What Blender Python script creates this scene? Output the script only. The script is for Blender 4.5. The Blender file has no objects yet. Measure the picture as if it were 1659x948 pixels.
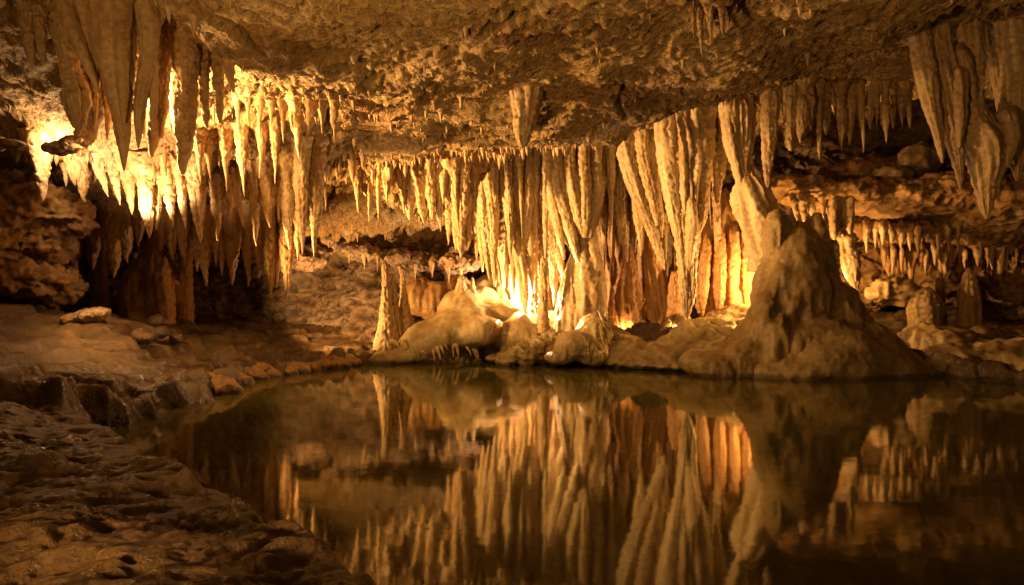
import bpy, math, random
import numpy as np

RNG = random.Random(11)
NP = np.random.RandomState(5)
scene = bpy.context.scene
COL = scene.collection

# ------------------------------------------------------------------ camera geometry (real metres)
F = 1100.0          # focal length in photo pixels (photo is 1659 wide)
CH = 1.2            # camera height above the water


def at(px, py, d):
    """a point d metres away along the view axis, seen at photo pixel px, py"""
    return np.array([(px - 829.5) / F * d, d, CH - (py - 474.0) / F * d])


# ------------------------------------------------------------------ noise
_perm = NP.permutation(256).astype(np.int64)
_perm = np.concatenate([_perm, _perm, _perm])
_g = NP.normal(size=(256, 3))
_g /= np.linalg.norm(_g, axis=1)[:, None]
_g = _g.astype(np.float32)


def perlin(P):
    P = np.asarray(P, dtype=np.float32)
    I = np.floor(P).astype(np.int64)
    f = P - I
    I &= 255
    u = f * f * f * (f * (f * 6 - 15) + 10)
    out = None
    res = []
    for dx in (0, 1):
        for dy in (0, 1):
            for dz in (0, 1):
                h = _perm[_perm[_perm[(I[:, 0] + dx)] + ((I[:, 1] + dy) & 255)] + ((I[:, 2] + dz) & 255)] & 255
                g = _g[h]
                res.append(g[:, 0] * (f[:, 0] - dx) + g[:, 1] * (f[:, 1] - dy) + g[:, 2] * (f[:, 2] - dz))
    ux, uy, uz = u[:, 0], u[:, 1], u[:, 2]
    a = res[0] + (res[1] - res[0]) * uz
    b = res[2] + (res[3] - res[2]) * uz
    c = res[4] + (res[5] - res[4]) * uz
    d = res[6] + (res[7] - res[6]) * uz
    a = a + (b - a) * uy
    c = c + (d - c) * uy
    return (a + (c - a) * ux) * 1.5


def taper_top(cc):
    x, y, z, r = cc[0]
    return [(x, y + 0.9 * r, z + 2.2 * r, 0.08 * r), (x, y + 0.5 * r, z + 1.0 * r, 0.62 * r)] + list(cc)


def fbm(P, octs=4, gain=0.5, lac=2.03):
    P = np.asarray(P, dtype=np.float32)
    s = np.zeros(len(P), np.float32)
    a = 1.0
    for _ in range(octs):
        s += a * perlin(P)
        P = P * lac + 17.31
        a *= gain
    return s


def ridged(P, octs=3, gain=0.5):
    P = np.asarray(P, dtype=np.float32)
    s = np.zeros(len(P), np.float32)
    a = 1.0
    for _ in range(octs):
        n = 1 - np.abs(perlin(P)) * 1.6
        s += a * n
        P = P * 2.07 + 9.7
        a *= gain
    return s


def worley2(P):
    """F1 distance and cell random value of 2-D jittered cells"""
    I = np.floor(P).astype(np.int64)
    best = np.full(len(P), 9.0, np.float32)
    rv = np.zeros(len(P), np.float32)
    for dx in (-1, 0, 1):
        for dy in (-1, 0, 1):
            cx = I[:, 0] + dx
            cy = I[:, 1] + dy
            h = _perm[_perm[cx & 255] + (cy & 255)]
            h2 = _perm[h + 37]
            fx = cx + h / 255.0
            fy = cy + h2 / 255.0
            dd = np.hypot(P[:, 0] - fx, P[:, 1] - fy)
            m = dd < best
            best = np.where(m, dd, best)
            rv = np.where(m, _perm[h2 + 91] / 255.0, rv)
    return best, rv


def sstep(a, b, x):
    t = np.clip((x - a) / (b - a), 0, 1)
    return t * t * (3 - 2 * t)


def make_rbf(pts):
    pts = np.asarray(pts, float)
    c, v = pts[:, :2], pts[:, 2]
    n = len(c)
    D = np.hypot(c[:, None, 0] - c[None, :, 0], c[:, None, 1] - c[None, :, 1])
    K = np.sqrt(D * D + 0.02)
    A = np.zeros((n + 3, n + 3))
    A[:n, :n] = K + np.eye(n) * 1e-3
    A[:n, n] = 1
    A[:n, n + 1:] = c
    A[n, :n] = 1
    A[n + 1:, :n] = c.T
    w = np.linalg.solve(A, np.concatenate([v, [0, 0, 0]]))

    def ev(x, y):
        x = np.asarray(x, float).ravel()
        y = np.asarray(y, float).ravel()
        s = w[n] + w[n + 1] * x + w[n + 2] * y
        for i in range(n):
            s = s + w[i] * np.sqrt((x - c[i, 0]) ** 2 + (y - c[i, 1]) ** 2 + 0.02)
        return s
    return ev


def poly_sd(poly, x, y):
    """signed distance to a polygon, positive inside"""
    poly = np.asarray(poly, float)
    x = np.asarray(x, float).ravel()
    y = np.asarray(y, float).ravel()
    best = np.full(len(x), 1e9)
    inside = np.zeros(len(x), bool)
    n = len(poly)
    for i in range(n):
        ax, ay = poly[i]
        bx, by = poly[(i + 1) % n]
        ex, ey = bx - ax, by - ay
        t = np.clip(((x - ax) * ex + (y - ay) * ey) / (ex * ex + ey * ey + 1e-12), 0, 1)
        best = np.minimum(best, np.hypot(x - ax - t * ex, y - ay - t * ey))
        cond = ((ay > y) != (by > y))
        xi = ax + (y - ay) / ((by - ay) if abs(by - ay) > 1e-9 else 1e-9) * ex
        inside ^= cond & (x < xi)
    return np.where(inside, best, -best)


# ------------------------------------------------------------------ mesh helpers
def mesh_from(name, V, Q, smooth=True):
    """mesh from vertex array and an int array of quads (a quad with its last two equal is a triangle)"""
    me = bpy.data.meshes.new(name)
    V = np.asarray(V, np.float32)
    Q = np.asarray(Q, np.int32)
    tri = Q[:, 2] == Q[:, 3]
    q, t = Q[~tri], Q[tri][:, :3]
    me.vertices.add(len(V))
    me.vertices.foreach_set('co', V.ravel())
    loops = np.concatenate([q.ravel(), t.ravel()]).astype(np.int32)
    starts = np.concatenate([np.arange(len(q)) * 4, len(q) * 4 + np.arange(len(t)) * 3]).astype(np.int32)
    me.loops.add(len(loops))
    me.loops.foreach_set('vertex_index', loops)
    me.polygons.add(len(starts))
    me.polygons.foreach_set('loop_start', starts)
    me.update(calc_edges=True)
    me.validate()
    if smooth:
        me.polygons.foreach_set('use_smooth', np.ones(len(me.polygons), bool))
    return me


def grid_quads(nu, nv, wrap=False):
    """quads of a grid of nu rows by nv columns; wrap closes the columns"""
    i = np.arange(nu - 1)[:, None]
    j = np.arange(nv if wrap else nv - 1)[None, :]
    j2 = (j + 1) % nv
    a = i * nv + j
    b = i * nv + j2
    c = (i + 1) * nv + j2
    d = (i + 1) * nv + j
    return np.stack([a, b, c, d], -1).reshape(-1, 4)


def link(name, V, Q, mat, origin=(0, 0, 0), parent=None):
    origin = np.asarray(origin, float)
    V = np.asarray(V, float)
    if parent is not None:
        po = np.array(parent.location) if parent.parent is None else np.array(parent.location) + np.array(parent.parent.location)
        me = mesh_from(name, V - po, Q)
    else:
        me = mesh_from(name, V - origin, Q)
    me.materials.append(mat)
    o = bpy.data.objects.new(name, me)
    COL.objects.link(o)
    if parent is not None:
        o.parent = parent
    else:
        o.location = origin
    return o


def tag(o, label, cat, group=None):
    o['label'] = label
    o['category'] = cat
    if group:
        o['group'] = group
    return o


def thing(name, label, cat, loc, group=None):
    o = bpy.data.objects.new(name, None)
    o.empty_display_size = 0.1
    COL.objects.link(o)
    o.location = [float(v) for v in loc]
    return tag(o, label, cat, group)


def catmull(C, n):
    C = np.asarray(C, float)
    L = np.concatenate([[0], np.cumsum(np.maximum(np.linalg.norm(np.diff(C[:, :3], axis=0), axis=1), 1e-5))])
    s = np.linspace(0, L[-1], n)
    # monotone-ish cubic: finite-difference tangents
    T = np.zeros_like(C)
    dC = np.diff(C, axis=0) / np.diff(L)[:, None]
    T[0], T[-1] = dC[0], dC[-1]
    for k in range(1, len(C) - 1):
        a, b = dC[k - 1], dC[k]
        m = np.where(a * b > 0, 2 * a * b / (a + b + np.where(a * b > 0, 0, 1)), 0)
        T[k, :3] = (a[:3] + b[:3]) / 2
        T[k, 3:] = m[3:]
    k = np.clip(np.searchsorted(L, s, side='right') - 1, 0, len(C) - 2)
    h = (L[k + 1] - L[k])[:, None]
    t = ((s - L[k])[:, None]) / h
    return ((2 * t**3 - 3 * t**2 + 1) * C[k] + (t**3 - 2 * t**2 + t) * h * T[k]
            + (-2 * t**3 + 3 * t**2) * C[k + 1] + (t**3 - t**2) * h * T[k + 1])


def tube(ctrl, rib=0.22, ribf=1.7, lump=0.10, fine=0.015, res=0.022, seed=None, close_top=True, depth_scale=1.0, drip=0.0):
    """organic dripstone: ctrl = [(x, y, z, radius)...] from one end to the pointed other end"""
    if seed is None:
        seed = RNG.random() * 200
    ctrl = np.asarray(ctrl, float)
    L = np.sum(np.linalg.norm(np.diff(ctrl[:, :3], axis=0), axis=1))
    n = int(np.clip(L / res, 10, 160))
    rmax = ctrl[:, 3].max()
    seg = int(np.clip(2 * math.pi * rmax / res, 10, 72))
    C = catmull(ctrl, n)
    th = np.linspace(0, 2 * math.pi, seg, endpoint=False)
    T, Zi = np.meshgrid(th, np.arange(n))
    cx, sy = np.cos(T), np.sin(T)
    R = np.maximum(C[:, 3], 0.002)[:, None] * np.ones_like(T)
    zz = C[:, 2][:, None] * np.ones_like(T)
    k = ribf
    twist = 0.25 * zz
    P = np.stack([np.cos(T + twist) * k + seed, np.sin(T + twist) * k + seed * 0.7, zz * 0.8 + seed * 1.3], -1).reshape(-1, 3)
    ribs = (ridged(P, 1) - 0.75 + 0.55 * fbm(P * [1.7, 1.7, 2.4] + 5, 2)).reshape(T.shape)
    big = fbm(np.stack([cx * R * 3 + seed, sy * R * 3, zz * 2.6 + seed], -1).reshape(-1, 3), 2).reshape(T.shape)
    R2 = R * (1 + rib * ribs * 1.2 + lump * 1.3 * big)
    X = C[:, 0][:, None] + cx * R2
    Y = C[:, 1][:, None] + sy * R2 * depth_scale
    W = np.stack([X, Y, zz], -1).reshape(-1, 3)
    f1 = fbm(W * 14 + seed, 3).reshape(T.shape)
    f2 = fbm(W * [26, 26, 34] + seed, 2).reshape(T.shape)
    amp = fine * np.clip(R / 0.05, 0.25, 1.3)
    if drip:
        ph = zz * 38 + 5 * f1
        f2 = f2 + drip * np.sin(ph)
    dR = amp * (f1 + 0.55 * f2)
    X = X + cx * dR
    Y = Y + sy * dR * depth_scale
    zz = zz + 0.5 * amp * f1
    V = np.stack([X, Y, zz], -1).reshape(-1, 3)
    Q = grid_quads(n, seg, True)
    tip = C[-1, :3].copy()
    if n > 1:
        dv = C[-1, :3] - C[-2, :3]
        tip = tip + dv * 0.6
    V = np.vstack([V, tip[None]])
    j = np.arange(seg)
    base = (n - 1) * seg
    caps = np.stack([base + j, base + (j + 1) % seg, np.full(seg, len(V) - 1), np.full(seg, len(V) - 1)], -1)
    Q = np.vstack([Q, caps])
    if close_top:
        V = np.vstack([V, C[0, :3][None]])
        caps = np.stack([(j + 1) % seg, j, np.full(seg, len(V) - 1), np.full(seg, len(V) - 1)], -1)
        Q = np.vstack([Q, caps])
    # keep outward orientation whichever way the path runs
    if C[-1, 2] < C[0, 2]:
        Q = np.where((Q[:, 2] == Q[:, 3])[:, None], Q[:, [1, 0, 2, 3]], Q[:, ::-1])
    return V, Q


def blob(parts, voxel=0.035, smooth=6, disp=None, keep_below=None):
    """union of ellipsoids (centre, radii, (rot_x, rot_y, rot_z)) fused into one skin and displaced by disp(V, N)"""
    import bmesh
    from mathutils import Matrix, Euler
    bm = bmesh.new()
    for c, r, rot in parts:
        M = Matrix.Translation([float(v) for v in c]) @ Euler(rot).to_matrix().to_4x4() @ Matrix.Diagonal((r[0], r[1], r[2], 1))
        bmesh.ops.create_icosphere(bm, subdivisions=4, radius=1.0, matrix=M)
    me = bpy.data.meshes.new('blend')
    bm.to_mesh(me)
    bm.free()
    o = bpy.data.objects.new('blend', me)
    COL.objects.link(o)
    m = o.modifiers.new('r', 'REMESH')
    m.mode = 'VOXEL'
    m.voxel_size = voxel
    s = o.modifiers.new('s', 'SMOOTH')
    s.iterations = smooth
    s.factor = 0.5
    dg = bpy.context.evaluated_depsgraph_get()
    dg.update()
    ev = o.evaluated_get(dg)
    m2 = ev.to_mesh()
    V = np.zeros(len(m2.vertices) * 3, np.float32)
    m2.vertices.foreach_get('co', V)
    N = np.zeros(len(m2.vertices) * 3, np.float32)
    m2.vertex_normals.foreach_get('vector', N)
    V = V.reshape(-1, 3)
    N = N.reshape(-1, 3)
    Q = np.array([list(p.vertices) if len(p.vertices) == 4 else [*p.vertices, p.vertices[2]] for p in m2.polygons], np.int32)
    ev.to_mesh_clear()
    bpy.data.objects.remove(o)
    bpy.data.meshes.remove(me)
    if disp is not None:
        V = V + disp(V, N)
    return V, Q


def rock_disp(big=0.08, mid=0.04, small=0.012, strat=0.0, seed=0.0, bf=1.6, layer=0.0):
    def f(V, N):
        a = big * fbm(V * bf + seed, 3) + mid * (ridged(V * 4.2 + seed, 3) - 1.0) + small * fbm(V * 19 + seed, 3)
        if strat:
            a = a + strat * (ridged(V * [1.0, 1.0, 7.0] + seed, 3) - 1.0)
        if layer:
            wz_ = V[:, 2] + 0.06 * fbm(V * [1.3, 1.3, 2] + 4, 2)
            st_ = perlin(np.stack([V[:, 0] * 0.35, V[:, 1] * 0.35, wz_ * 7.5], -1) + seed) + 0.6 * perlin(np.stack([V[:, 0] * 0.7, V[:, 1] * 0.7, wz_ * 17], -1) + seed)
            a = a + layer * np.clip(1 - np.abs(N[:, 2]), 0.15, 1) * np.tanh(2.5 * st_)
        return N * a[:, None]
    return f


def flow_disp(big=0.04, rib=0.02, small=0.006, seed=0.0, ribf=7.0):
    """flowstone: smooth swells with ribs that run downhill"""
    def f(V, N):
        steep = np.clip(1 - np.abs(N[:, 2]), 0, 1)
        a = (big * fbm(V * 2.0 + seed, 2) + rib * steep * (ridged(V * [ribf, ribf, 0.7] + seed, 2) - 1.0)
             + small * fbm(V * 17 + seed, 3) + 0.35 * big * (ridged(V * 3.1 + seed, 2) - 1.1))
        return N * a[:, None]
    return f


# ------------------------------------------------------------------ materials
def new_mat(name):
    m = bpy.data.materials.new(name)
    m.use_nodes = True
    nt = m.node_tree
    nt.nodes.clear()
    out = nt.nodes.new('ShaderNodeOutputMaterial')
    bs = nt.nodes.new('ShaderNodeBsdfPrincipled')
    nt.links.new(bs.outputs[0], out.inputs[0])
    return m, nt, bs


def rock_mat(name, dark, mid, pale, stretch=(3.5, 3.5, 0.9), scale=1.0, rough=(0.38, 0.62), bump=0.5, bscale=34, spec=0.45, crevice_dark=0.35, bdist=0.02, knob=0.0, crack=0.0, zone=0.55, rustc=(0.36, 0.17, 0.055), whitec=(0.72, 0.64, 0.50)):
    m, nt, bs = new_mat(name)
    N = nt.nodes.new
    Lk = nt.links.new
    geo = N('ShaderNodeNewGeometry')
    mp = N('ShaderNodeMapping')
    mp.inputs['Scale'].default_value = [s * scale for s in stretch]
    Lk(geo.outputs['Position'], mp.inputs['Vector'])
    n1 = N('ShaderNodeTexNoise')
    n1.inputs['Scale'].default_value = 1.0
    n1.inputs['Detail'].default_value = 7
    n1.inputs['Roughness'].default_value = 0.62
    n1.inputs['Distortion'].default_value = 0.4
    Lk(mp.outputs[0], n1.inputs['Vector'])
    cr = N('ShaderNodeValToRGB')
    e = cr.color_ramp.elements
    e[0].position, e[0].color = 0.30, (*dark, 1)
    e[1].position, e[1].color = 0.70, (*pale, 1)
    k = e.new(0.5)
    k.color = (*mid, 1)
    Lk(n1.outputs['Fac'], cr.inputs['Fac'])
    n2 = N('ShaderNodeTexNoise')
    n2.inputs['Scale'].default_value = 21
    n2.inputs['Detail'].default_value = 6
    n2.inputs['Roughness'].default_value = 0.7
    Lk(geo.outputs['Position'], n2.inputs['Vector'])
    mr = N('ShaderNodeMapRange')
    mr.inputs['From Min'].default_value = 0.3
    mr.inputs['From Max'].default_value = 0.7
    mr.inputs['To Min'].default_value = 0.72
    mr.inputs['To Max'].default_value = 1.15
    Lk(n2.outputs['Fac'], mr.inputs['Value'])
    # hollows darkened in the base colour, by pointiness
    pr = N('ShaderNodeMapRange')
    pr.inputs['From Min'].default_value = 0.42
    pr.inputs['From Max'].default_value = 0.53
    pr.inputs['To Min'].default_value = 1 - crevice_dark
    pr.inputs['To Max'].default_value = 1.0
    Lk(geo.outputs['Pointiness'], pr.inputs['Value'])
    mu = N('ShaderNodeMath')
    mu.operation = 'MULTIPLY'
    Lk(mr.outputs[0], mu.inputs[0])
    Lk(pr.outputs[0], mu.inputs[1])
    if crack:
        wn = N('ShaderNodeTexNoise')
        wn.inputs['Scale'].default_value = 2.5
        wn.inputs['Detail'].default_value = 5
        wa = N('ShaderNodeVectorMath')
        wa.operation = 'MULTIPLY_ADD'
        wa.inputs[1].default_value = (0.5, 0.5, 0.5)
        Lk(geo.outputs['Position'], wn.inputs['Vector'])
        Lk(wn.outputs['Color'], wa.inputs[0])
        Lk(geo.outputs['Position'], wa.inputs[2])
        ve = N('ShaderNodeTexVoronoi')
        ve.feature = 'DISTANCE_TO_EDGE'
        ve.inputs['Scale'].default_value = 1.9
        Lk(wa.outputs[0], ve.inputs['Vector'])
        cm = N('ShaderNodeMapRange')
        cm.inputs['From Min'].default_value = 0.0
        cm.inputs['From Max'].default_value = 0.06
        cm.inputs['To Min'].default_value = 1 - crack
        Lk(ve.outputs['Distance'], cm.inputs['Value'])
        m3_ = N('ShaderNodeMath')
        m3_.operation = 'MULTIPLY'
        Lk(mu.outputs[0], m3_.inputs[0])
        Lk(cm.outputs[0], m3_.inputs[1])
        mu = m3_
    col_out = cr.outputs['Color']
    for zc, zs, lo, hi, am in ((rustc, 0.8, 0.54, 0.70, zone), (whitec, 1.15, 0.56, 0.74, zone * 0.8)):
        zm = N('ShaderNodeMapping')
        zm.inputs['Scale'].default_value = (zs, zs, zs * 0.6)
        zm.inputs['Location'].default_value = (zs * 11, 3, 1)
        zn = N('ShaderNodeTexNoise')
        zn.inputs['Scale'].default_value = 1.0
        zn.inputs['Detail'].default_value = 6
        zn.inputs['Roughness'].default_value = 0.65
        Lk(geo.outputs['Position'], zm.inputs['Vector'])
        Lk(zm.outputs[0], zn.inputs['Vector'])
        zr = N('ShaderNodeMapRange')
        zr.inputs['From Min'].default_value = lo
        zr.inputs['From Max'].default_value = hi
        zr.inputs['To Max'].default_value = am
        Lk(zn.outputs['Fac'], zr.inputs['Value'])
        zx = N('ShaderNodeMix')
        zx.data_type = 'RGBA'
        Lk(zr.outputs[0], zx.inputs[0])
        Lk(col_out, zx.inputs[6])
        zx.inputs[7].default_value = (*zc, 1)
        col_out = zx.outputs[2]
    sx = N('ShaderNodeSeparateXYZ')
    Lk(geo.outputs['Position'], sx.inputs[0])
    wz = N('ShaderNodeMath')
    wz.operation = 'MULTIPLY_ADD'
    wz.inputs[1].default_value = 0.10
    Lk(n2.outputs['Fac'], wz.inputs[0])
    Lk(sx.outputs['Z'], wz.inputs[2])
    wr = N('ShaderNodeMapRange')
    wr.inputs['From Min'].default_value = 0.085
    wr.inputs['From Max'].default_value = 0.125
    wr.inputs['To Min'].default_value = 0.42
    Lk(wz.outputs[0], wr.inputs['Value'])
    oi = N('ShaderNodeObjectInfo')
    orr = N('ShaderNodeMapRange')
    orr.inputs['To Min'].default_value = 0.84
    orr.inputs['To Max'].default_value = 1.1
    Lk(oi.outputs['Random'], orr.inputs['Value'])
    for extra in (wr, orr):
        q_ = N('ShaderNodeMath')
        q_.operation = 'MULTIPLY'
        Lk(mu.outputs[0], q_.inputs[0])
        Lk(extra.outputs[0], q_.inputs[1])
        mu = q_
    vm = N('ShaderNodeVectorMath')
    vm.operation = 'SCALE'
    Lk(col_out, vm.inputs[0])
    Lk(mu.outputs[0], vm.inputs['Scale'])
    Lk(vm.outputs[0], bs.inputs['Base Color'])
    rr = N('ShaderNodeMapRange')
    rr.inputs['From Min'].default_value = 0.35
    rr.inputs['From Max'].default_value = 0.65
    rr.inputs['To Min'].default_value = rough[0]
    rr.inputs['To Max'].default_value = rough[1]
    Lk(n1.outputs['Fac'], rr.inputs['Value'])
    Lk(rr.outputs[0], bs.inputs['Roughness'])
    bs.inputs['Specular IOR Level'].default_value = spec
    n3 = N('ShaderNodeTexNoise')
    n3.inputs['Scale'].default_value = bscale
    n3.inputs['Detail'].default_value = 8
    n3.inputs['Roughness'].default_value = 0.68
    n3.inputs['Distortion'].default_value = 0.6
    Lk(geo.outputs['Position'], n3.inputs['Vector'])
    b = N('ShaderNodeBump')
    b.inputs['Strength'].default_value = bump
    b.inputs['Distance'].default_value = bdist
    Lk(n3.outputs['Fac'], b.inputs['Height'])
    Lk(b.outputs[0], bs.inputs['Normal'])
    if knob:
        prev = None
        for sc_, ds in ((17, 0.03), (39, 0.015)):
            dn = N('ShaderNodeTexNoise')
            dn.inputs['Scale'].default_value = sc_ * 0.6
            ad = N('ShaderNodeVectorMath')
            ad.operation = 'MULTIPLY_ADD'
            ad.inputs[1].default_value = (0.06, 0.06, 0.06)
            Lk(geo.outputs['Position'], dn.inputs['Vector'])
            Lk(dn.outputs['Color'], ad.inputs[0])
            Lk(geo.outputs['Position'], ad.inputs[2])
            vo = N('ShaderNodeTexVoronoi')
            vo.feature = 'SMOOTH_F1'
            vo.inputs['Smoothness'].default_value = 0.4
            vo.inputs['Scale'].default_value = sc_
            Lk(ad.outputs[0], vo.inputs['Vector'])
            bb = N('ShaderNodeBump')
            bb.invert = True
            bb.inputs['Strength'].default_value = knob
            bb.inputs['Distance'].default_value = ds
            Lk(vo.outputs['Distance'], bb.inputs['Height'])
            if prev:
                Lk(prev.outputs[0], bb.inputs['Normal'])
            prev = bb
        Lk(prev.outputs[0], b.inputs['Normal'])
    return m


MAT = {}
MAT['calcite'] = rock_mat('calcite', (0.30, 0.185, 0.085), (0.50, 0.355, 0.19), (0.66, 0.52, 0.33), bump=0.35, bscale=40, rough=(0.34, 0.6))
MAT['cream'] = rock_mat('cream_calcite', (0.38, 0.26, 0.13), (0.57, 0.44, 0.26), (0.74, 0.62, 0.43), bump=0.3, bscale=44, rough=(0.3, 0.55), zone=0.4)
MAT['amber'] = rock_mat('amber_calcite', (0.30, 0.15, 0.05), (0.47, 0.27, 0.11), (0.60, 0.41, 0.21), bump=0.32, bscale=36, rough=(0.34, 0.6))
MAT['flow'] = rock_mat('wet_flowstone', (0.30, 0.22, 0.095), (0.49, 0.38, 0.19), (0.63, 0.52, 0.31), stretch=(2.2, 2.2, 1.4), bump=0.3, bscale=30, rough=(0.22, 0.5), spec=0.5)
MAT['ceiling'] = rock_mat('ceiling_rock', (0.28, 0.175, 0.075), (0.47, 0.325, 0.155), (0.62, 0.47, 0.26), stretch=(1.3, 1.3, 1.3), bump=0.9, bscale=30, bdist=0.03, rough=(0.45, 0.75), crevice_dark=0.55, knob=0.9)
MAT['wall'] = rock_mat('wall_rock', (0.15, 0.09, 0.05), (0.34, 0.235, 0.155), (0.52, 0.42, 0.31), stretch=(1.2, 1.2, 2.0), bump=0.8, bscale=22, bdist=0.03, rough=(0.5, 0.8), crevice_dark=0.6, knob=0.5, crack=0.6, zone=0.7, rustc=(0.34, 0.17, 0.08), whitec=(0.48, 0.42, 0.36))
MAT['ochre'] = rock_mat('ochre_rock', (0.18, 0.10, 0.035), (0.36, 0.215, 0.08), (0.50, 0.33, 0.14), stretch=(1.0, 1.0, 3.2), bump=0.8, bscale=22, bdist=0.03, rough=(0.45, 0.8), crevice_dark=0.5)
MAT['brown'] = rock_mat('brown_dripstone', (0.21, 0.14, 0.06), (0.35, 0.25, 0.115), (0.48, 0.36, 0.19), stretch=(1.8, 1.8, 1.2), bump=0.55, bscale=28, rough=(0.35, 0.62), crevice_dark=0.5, rustc=(0.17, 0.09, 0.035), whitec=(0.32, 0.27, 0.18))
MAT['mud'] = rock_mat('wet_mud_rock', (0.05, 0.029, 0.012), (0.115, 0.068, 0.027), (0.23, 0.145, 0.062), stretch=(1.6, 2.6, 2.0), bump=0.9, bscale=30, bdist=0.035, rough=(0.10, 0.55), spec=0.85, crevice_dark=0.4, rustc=(0.12, 0.06, 0.022), whitec=(0.22, 0.16, 0.09))


def water_mat():
    m = bpy.data.materials.new('still_water')
    m.use_nodes = True
    nt = m.node_tree
    nt.nodes.clear()
    N = nt.nodes.new
    out = N('ShaderNodeOutputMaterial')
    mix = N('ShaderNodeMixShader')
    gl = N('ShaderNodeBsdfGlossy')
    gl.inputs['Color'].default_value = (0.95, 0.95, 0.88, 1)
    gl.inputs['Roughness'].default_value = 0.055
    tr = N('ShaderNodeBsdfTransparent')
    tr.inputs['Color'].default_value = (0.45, 0.41, 0.20, 1)
    mk = N('ShaderNodeMixShader')
    mk.inputs[0].default_value = 0.44
    df = N('ShaderNodeBsdfDiffuse')
    df.inputs['Color'].default_value = (0.19, 0.175, 0.055, 1)
    fr = N('ShaderNodeFresnel')
    fr.inputs['IOR'].default_value = 1.5
    geo = N('ShaderNodeNewGeometry')
    mp = N('ShaderNodeMapping')
    mp.inputs['Scale'].default_value = (1.6, 2.4, 1)
    no = N('ShaderNodeTexNoise')
    no.inputs['Scale'].default_value = 1.7
    no.inputs['Detail'].default_value = 3
    b = N('ShaderNodeBump')
    b.inputs['Strength'].default_value = 0.05
    b.inputs['Distance'].default_value = 0.02
    L = nt.links.new
    L(geo.outputs['Position'], mp.inputs[0])
    L(mp.outputs[0], no.inputs['Vector'])
    L(no.outputs['Fac'], b.inputs['Height'])
    L(b.outputs[0], gl.inputs['Normal'])
    L(b.outputs[0], fr.inputs['Normal'])
    L(fr.outputs[0], mix.inputs[0])
    L(tr.outputs[0], mk.inputs[1])
    L(df.outputs[0], mk.inputs[2])
    L(mk.outputs[0], mix.inputs[1])
    L(gl.outputs[0], mix.inputs[2])
    L(mix.outputs[0], out.inputs[0])
    return m


MAT['water'] = water_mat()

# ------------------------------------------------------------------ ceiling
cp = []
for px, py, d in [
    (-200, -60, 5.5), (400, 0, 5.3), (830, 0, 5.0), (1200, 0, 5.2), (1500, 0, 5.6), (0, 0, 6.0), (0, 100, 7.2), (0, 190, 8.0), (-150, 200, 8.4),
    (60, 222, 8.2), (150, 250, 8.6), (240, 288, 8.7), (330, 288, 9.0), (420, 280, 9.3), (510, 270, 9.7), (580, 262, 10.2), (650, 264, 10.5), (745, 256, 11.0),
    (200, 150, 7.3), (340, 170, 7.8), (450, 200, 8.5), (300, 232, 8.3), (560, 225, 9.2), (700, 232, 9.6), (850, 235, 9.7), (980, 232, 9.9),
    (250, 335, 10.5), (400, 335, 10.5), (130, 345, 10.5), (0, 330, 10.5), (300, 380, 12.5), (100, 390, 12.5), (600, 325, 11.5), (540, 385, 12.7), (700, 398, 13.0), (680, 330, 11.8),
    (770, 300, 12.2), (760, 400, 13.4), (800, 254, 12.4), (900, 255, 12.6), (1000, 244, 12.3), (1080, 210, 11.3), (900, 270, 13.6),
    (830, 100, 6.4), (600, 90, 6.3), (1050, 110, 6.6), (1250, 90, 6.3), (700, 150, 7.3), (950, 160, 7.4), (1100, 190, 8.3), (450, 110, 6.5),
    (1180, 160, 10.0), (1300, 122, 9.2), (1450, 122, 9.2), (1580, 100, 9.0), (1659, 50, 8.0), (1450, 190, 13.0), (1250, 220, 12.5), (1600, 190, 13), (1560, 60, 7.6),
]:
    cp.append(at(px, py, d))
for x in (-8, -4, 0, 4, 9):
    cp.append((x, 3.0, 3.55))
    cp.append((x, -1.0, 3.3))
cp += [(-9, 9, 3.0), (-9, 13, 2.5), (10, 8, 4.2), (11, 13, 4.1), (-4, 15, 2.1), (3, 15, 3.6)]
ceil_rbf = make_rbf(cp)
PLATE = [(-2.9, -2), (-2.9, 4.0), (-2.75, 5.33), (-2.95, 6.6), (-2.32, 7.3), (-1.59, 8.33), (-0.27, 9.9), (1.6, 10.1), (2.1, 8.6), (3.85, 6.6), (4.0, 5.2), (4.4, 3), (4.6, -2)]


def ceil_base(x, y):
    x = np.asarray(x, float).ravel()
    y = np.asarray(y, float).ravel()
    z = ceil_rbf(x, y)
    n = 0.22 * fbm(np.stack([x * 1.3, y * 1.3, x * 0 + 4.2], -1), 3)
    sd = poly_sd(PLATE, x, y) + n
    left = np.clip((7.9 - y) / 1.2, 0, 1) * (x < 0)
    right = sstep(0.8, 2.4, x)
    amp = 0.26 * left + 0.42 * right
    z = z + amp * (sstep(0.12, -0.14, sd) * np.exp(-np.clip(-sd - 0.1, 0, 9) / 1.3) - 0.05)
    return z


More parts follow.
